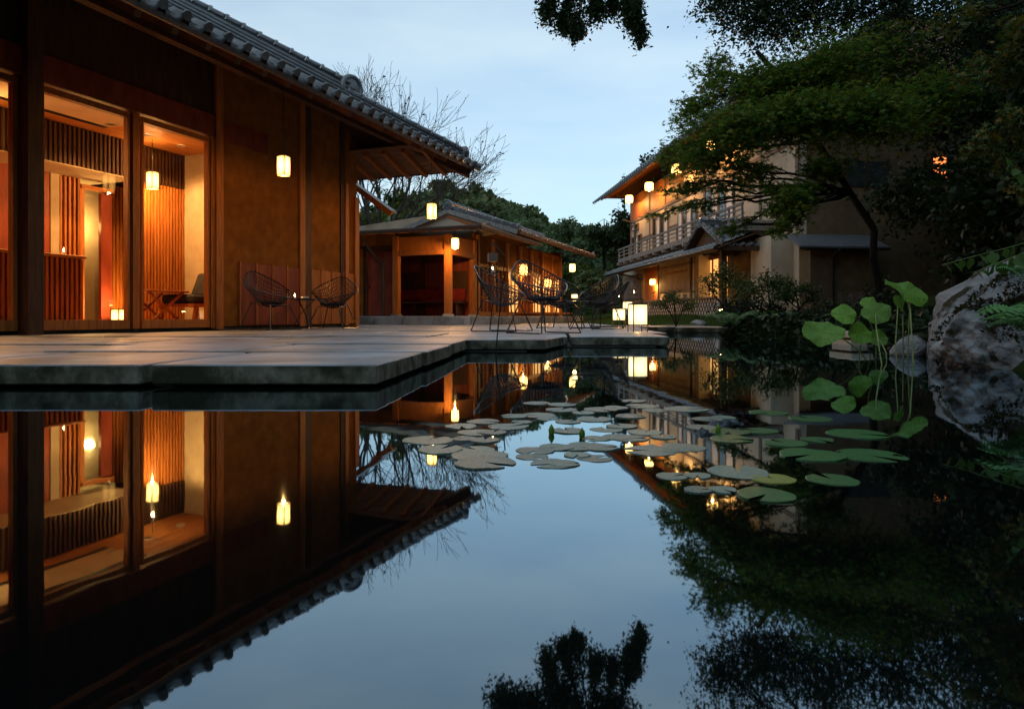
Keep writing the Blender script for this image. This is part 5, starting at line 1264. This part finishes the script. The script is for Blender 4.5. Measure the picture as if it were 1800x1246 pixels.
q = at(1810, 600, 3.3); fern('second fern behind the bright one at the right edge', (q.x + .02, q.y, .22), 14, .38, 19, .8, lean=(-.2, -.1))
q = at(1800, 500, 3.9); fern('small fern growing on top of the big boulder', (q.x, q.y, .50), 8, .26, 29, .9)

# trailing vine over the boulder
def vine(label, pts, n, s, seed):
    rr = random.Random(seed); p = [Vector(q) for q in pts]; t = thing('vine', label, 'vine', p[0], 0)
    MB().tube([q - p[0] for q in p], .0022, 5).build('stem', MT['stalk'], t)
    for k in range(n):
        u = (k + .5)/n*(len(p)-1); i = int(u); c = p[i].lerp(p[i+1], u-i) - p[0]
        T = TEMPL['oval'][0]; me = mesh_np('leaf', np.array([(0,0,0),(.36,.25,.05),(.40,.55,.05),(0,1,-.08),(-.40,.55,.05),(-.36,.25,.05)])*s*rr.uniform(.8, 1.25), [(0,1,2,3),(0,3,4,5)])
        ob('leaf', me, MT['vine'], t, loc=c, rot=(R(rr.uniform(-110, -40)), rr.uniform(-.5, .5), rr.uniform(2.2, 4.2)))
vine('long trailing vine with hanging leaves above the big boulder', [A(1812, 424, 4.2), A(1770, 436, 4.2), A(1722, 448, 4.25), A(1685, 458, 4.3), A(1655, 466, 4.3)], 9, .075, 3)
vine('leafy shoot lying over the top of the big boulder', [A(1812, 440, 4.0), A(1780, 452, 4.0), A(1745, 466, 4.0), A(1710, 480, 4.05)], 10, .07, 5)
vine('upright leafy shoot at the right edge above the boulder', [A(1815, 330, 4.6), A(1795, 305, 4.6), A(1778, 288, 4.6), A(1768, 276, 4.6)], 7, .085, 8)
vine('small leafy shoot at the right edge, between tree and vine', [A(1815, 372, 4.5), A(1800, 352, 4.5), A(1788, 345, 4.5)], 5, .07, 12)

# grass on the slope below the lattice and lawn behind the chairs
rr = np.random.default_rng(5)
gxy = np.stack([rr.uniform(2.2, 6.2, 26000), rr.uniform(14.6, 20.5, 26000)], 1); gxy = gxy[(gxy[:, 0] < 5.9 - .1*(gxy[:, 1]-14.6))]
g2 = np.stack([rr.uniform(1.6, 6.5, 15000), rr.uniform(28.2, 40, 15000)], 1); gxy = np.concatenate([gxy, g2])
GP = np.stack([gxy[:, 0], gxy[:, 1], ground_h(gxy[:, 0], gxy[:, 1]) - .01], 1)
TEMPL['blade'] = (np.array([(-.06,0,0),(.06,0,0),(.04,.1,.6),(-.01,.3,1.0)], float), np.array([(0,1,2,3)]))
tag(leaves('grass', GP, .09, 'blade', MT['grass'], None, .35, 6), 'short green grass on the slope below the lattice', 'grass', kind='stuff')

# bare tree behind the lounge roof
def bare_tree(label, base, seed):
    rr = random.Random(seed); t = thing('bare_tree', label, 'tree', base, 0); segs = []; tips = []
    def grow(p, d, L, r, lvl):
        n = 5; q = p.copy(); dd = d.copy()
        for i in range(n):
            dd = (dd + Vector((rr.gauss(0, .09), rr.gauss(0, .09), rr.gauss(.03, .06)))).normalized(); e = q + dd*L/n
            r1 = r*(1 - .13*(i+1)/1.4); segs.append((tuple(q), tuple(e), max(r*(1-.11*i), .0065), max(r*(1-.11*(i+1)), .0055))); q = e
            if lvl < 5 and i >= 1 and rr.random() < (.80 if lvl < 3 else .62):
                ax = dd.orthogonal().normalized(); ax.rotate(Matrix.Rotation(rr.uniform(0, 6.28), 3, dd)); nd = (dd*math.cos(.6) + ax*math.sin(rr.uniform(.45, .85))).normalized()
                if nd.z < -.15: nd.z *= -.3
                grow(q, nd, L*rr.uniform(.52, .72), r*(1-.11*i)*.56, lvl+1)
        if lvl < 5: grow(q, dd, L*.62, r*.42, lvl+1)
        else: tips.append(tuple(q))
    z = Vector((0, 0, 0))
    segs.append(((0, 0, -.2), (0, 0, 2.6), .20, .17))
    for an, ti, L, r in ((180, 30, 3.9, .10), (120, 12, 4.1, .10), (20, 24, 3.8, .10), (330, 45, 3.5, .085), (250, 20, 3.8, .09), (0, 66, 3.4, .075), (15, 84, 3.0, .06), (60, 40, 3.2, .07), (200, 46, 3.4, .07), (180, 14, 3.9, .09), (340, 62, 3.0, .06)):
        a, b = R(an), R(ti); grow(Vector((0, 0, 2.2 + .5*rr.random())), Vector((math.cos(a)*math.sin(b), math.sin(a)*math.sin(b), math.cos(b))), L*.80, r, 1)
    V, F = tubes_np(segs, 4); ob('trunk', mesh_np('trunk', V, F), MT['twig'], t)
    pick = np.array(tips)[::9]; leaves('last_leaves', pick, .14, 'oval', MT['darkleaf'], t, 1.2, 3)
    return len(segs)
bare_tree('leafless tree with fine branching twigs rising behind the lounge roof', (-5.0, 25.5, .1), 5)

# individual trees between the houses
for i, (px_, d, top, wd, m, lab) in enumerate(((668, 27, 318, 2.0, 'maple', 'green maple behind the lounge eaves and corridor roof'), (965, 52, 392, 3.6, 'forest', 'rounded tree behind the far end of the pavilion roof'), (1010, 46, 388, 3.4, 'forest', 'leafy tree filling the gap between pavilion and two-storey house'), (1062, 40, 376, 2.8, 'forest', 'tree beside the far corner of the two-storey house'), (1098, 37, 325, 2.6, 'darkleaf', 'taller tree rising behind the far roof tip of the two-storey house'), (1000, 36, 470, 2.2, 'shrub', 'low bushy tree on the lawn behind the bistro tables'), (1060, 34, 480, 1.8, 'forest', 'low shrubby tree behind the far chairs'), (935, 62, 425, 3.4, 'darkleaf', 'dark pine-like tree at the foot of the wooded hill'), (1150, 40, 285, 2.6, 'darkleaf', 'dark tree crown showing above the two-storey house roof'))):
    x = (px_-900)/1200*d; z0 = float(ground_h(x, d)) - .1; zt = EYE + (556-top)/1200*d; h = max(zt - z0, 1.2); rr = np.random.default_rng(200+i); cl = []
    for q in range(12):
        t = rr.uniform(.22, .95); r_ = wd*(1.0 - .75*abs(t-.5)); an = rr.uniform(0, 6.28)
        cl.append(((x + .6*r_*math.cos(an), d + .6*r_*math.sin(an), z0 + h*t), (r_*.55, r_*.55, h*.12), 520, min(3, int(t*4))))
    clump_tree('garden_tree', lab, [((x, d, z0), .15), ((x+.1, d, z0+h*.3), .12), ((x, d+.1, z0+h*.6), .08), ((x, d, z0+h*.95), .02)], cl, .26 if m != 'maple' else .16, 'oval' if m != 'maple' else 'maple', m, 220+i, 'trees between the houses', tilt=.9, flat=1, twr=.012)
# wooded hills
def wood(name, label, spots, per, size, m, seed):
    rr = np.random.default_rng(seed); P = []
    for (x, y, h, wd) in spots:
        z0 = float(ground_h(x, y)); nl = 7
        for q in range(nl):
            t = rr.uniform(.3, .95); an = rr.uniform(0, 6.28); r_ = wd*(1.05 - .8*abs(t-.5))
            c = np.array([x + .6*r_*math.cos(an), y + .6*r_*math.sin(an), z0 + h*t]); e = rr.normal(0, 1, (per//nl, 3)); e /= np.linalg.norm(e, axis=1, keepdims=True)
            P.append(c + e*np.array([r_*.55, r_*.55, h*.15])*rr.uniform(.6, 1.05, (per//nl, 1)))
    return tag(leaves(name, np.concatenate(P), size, 'clump', MT[m], None, 1.0, seed), label, 'wood', kind='stuff')
rr = np.random.default_rng(8); sp = []
for k in range(330):
    y = rr.uniform(58, 135); x = rr.uniform(-.34, .26)*y - 2; sp.append((x, y, rr.uniform(3.6, 6.0), rr.uniform(1.8, 2.8)))
wood('hill_wood', 'far wooded hill of mixed green trees behind the pavilion', sp, 420, .55, 'forest', 12)
sp = [(rr.uniform(13, 34), rr.uniform(2, 45), rr.uniform(6, 9), rr.uniform(2.2, 3.4)) for k in range(90)]
sp += [(rr.uniform(-16, 18), rr.uniform(-20, -7), rr.uniform(6, 10), rr.uniform(2.0, 3.0)) for k in range(70)]  # unseen trees behind the camera, added to darken the lounge walls
sp += [(rr.uniform(8.5, 17), rr.uniform(-10, 6.5), rr.uniform(7, 11), rr.uniform(2.0, 3.0)) for k in range(40)]  # tall unseen trees at right, added to block more sky light
wood('hillside_wood', 'dark wood on the steep slope round the right side of the garden, with unseen trees added to block sky light', sp, 420, .42, 'darkleaf', 13)

# low dark ground cover along the right shore
yy = rr.uniform(4.6, 14.2, 9000); xx = shore(yy) + rr.exponential(.7, 9000) - .08
zz = ground_h(xx, yy) + rr.uniform(0, .16, 9000); ok = xx < 7
tag(leaves('ground_cover', np.stack([xx, yy, zz], 1)[ok], .10, 'oval', MT['darkleaf'], None, .7, 77), 'low dark leaves covering the right bank', 'ground cover', kind='stuff')
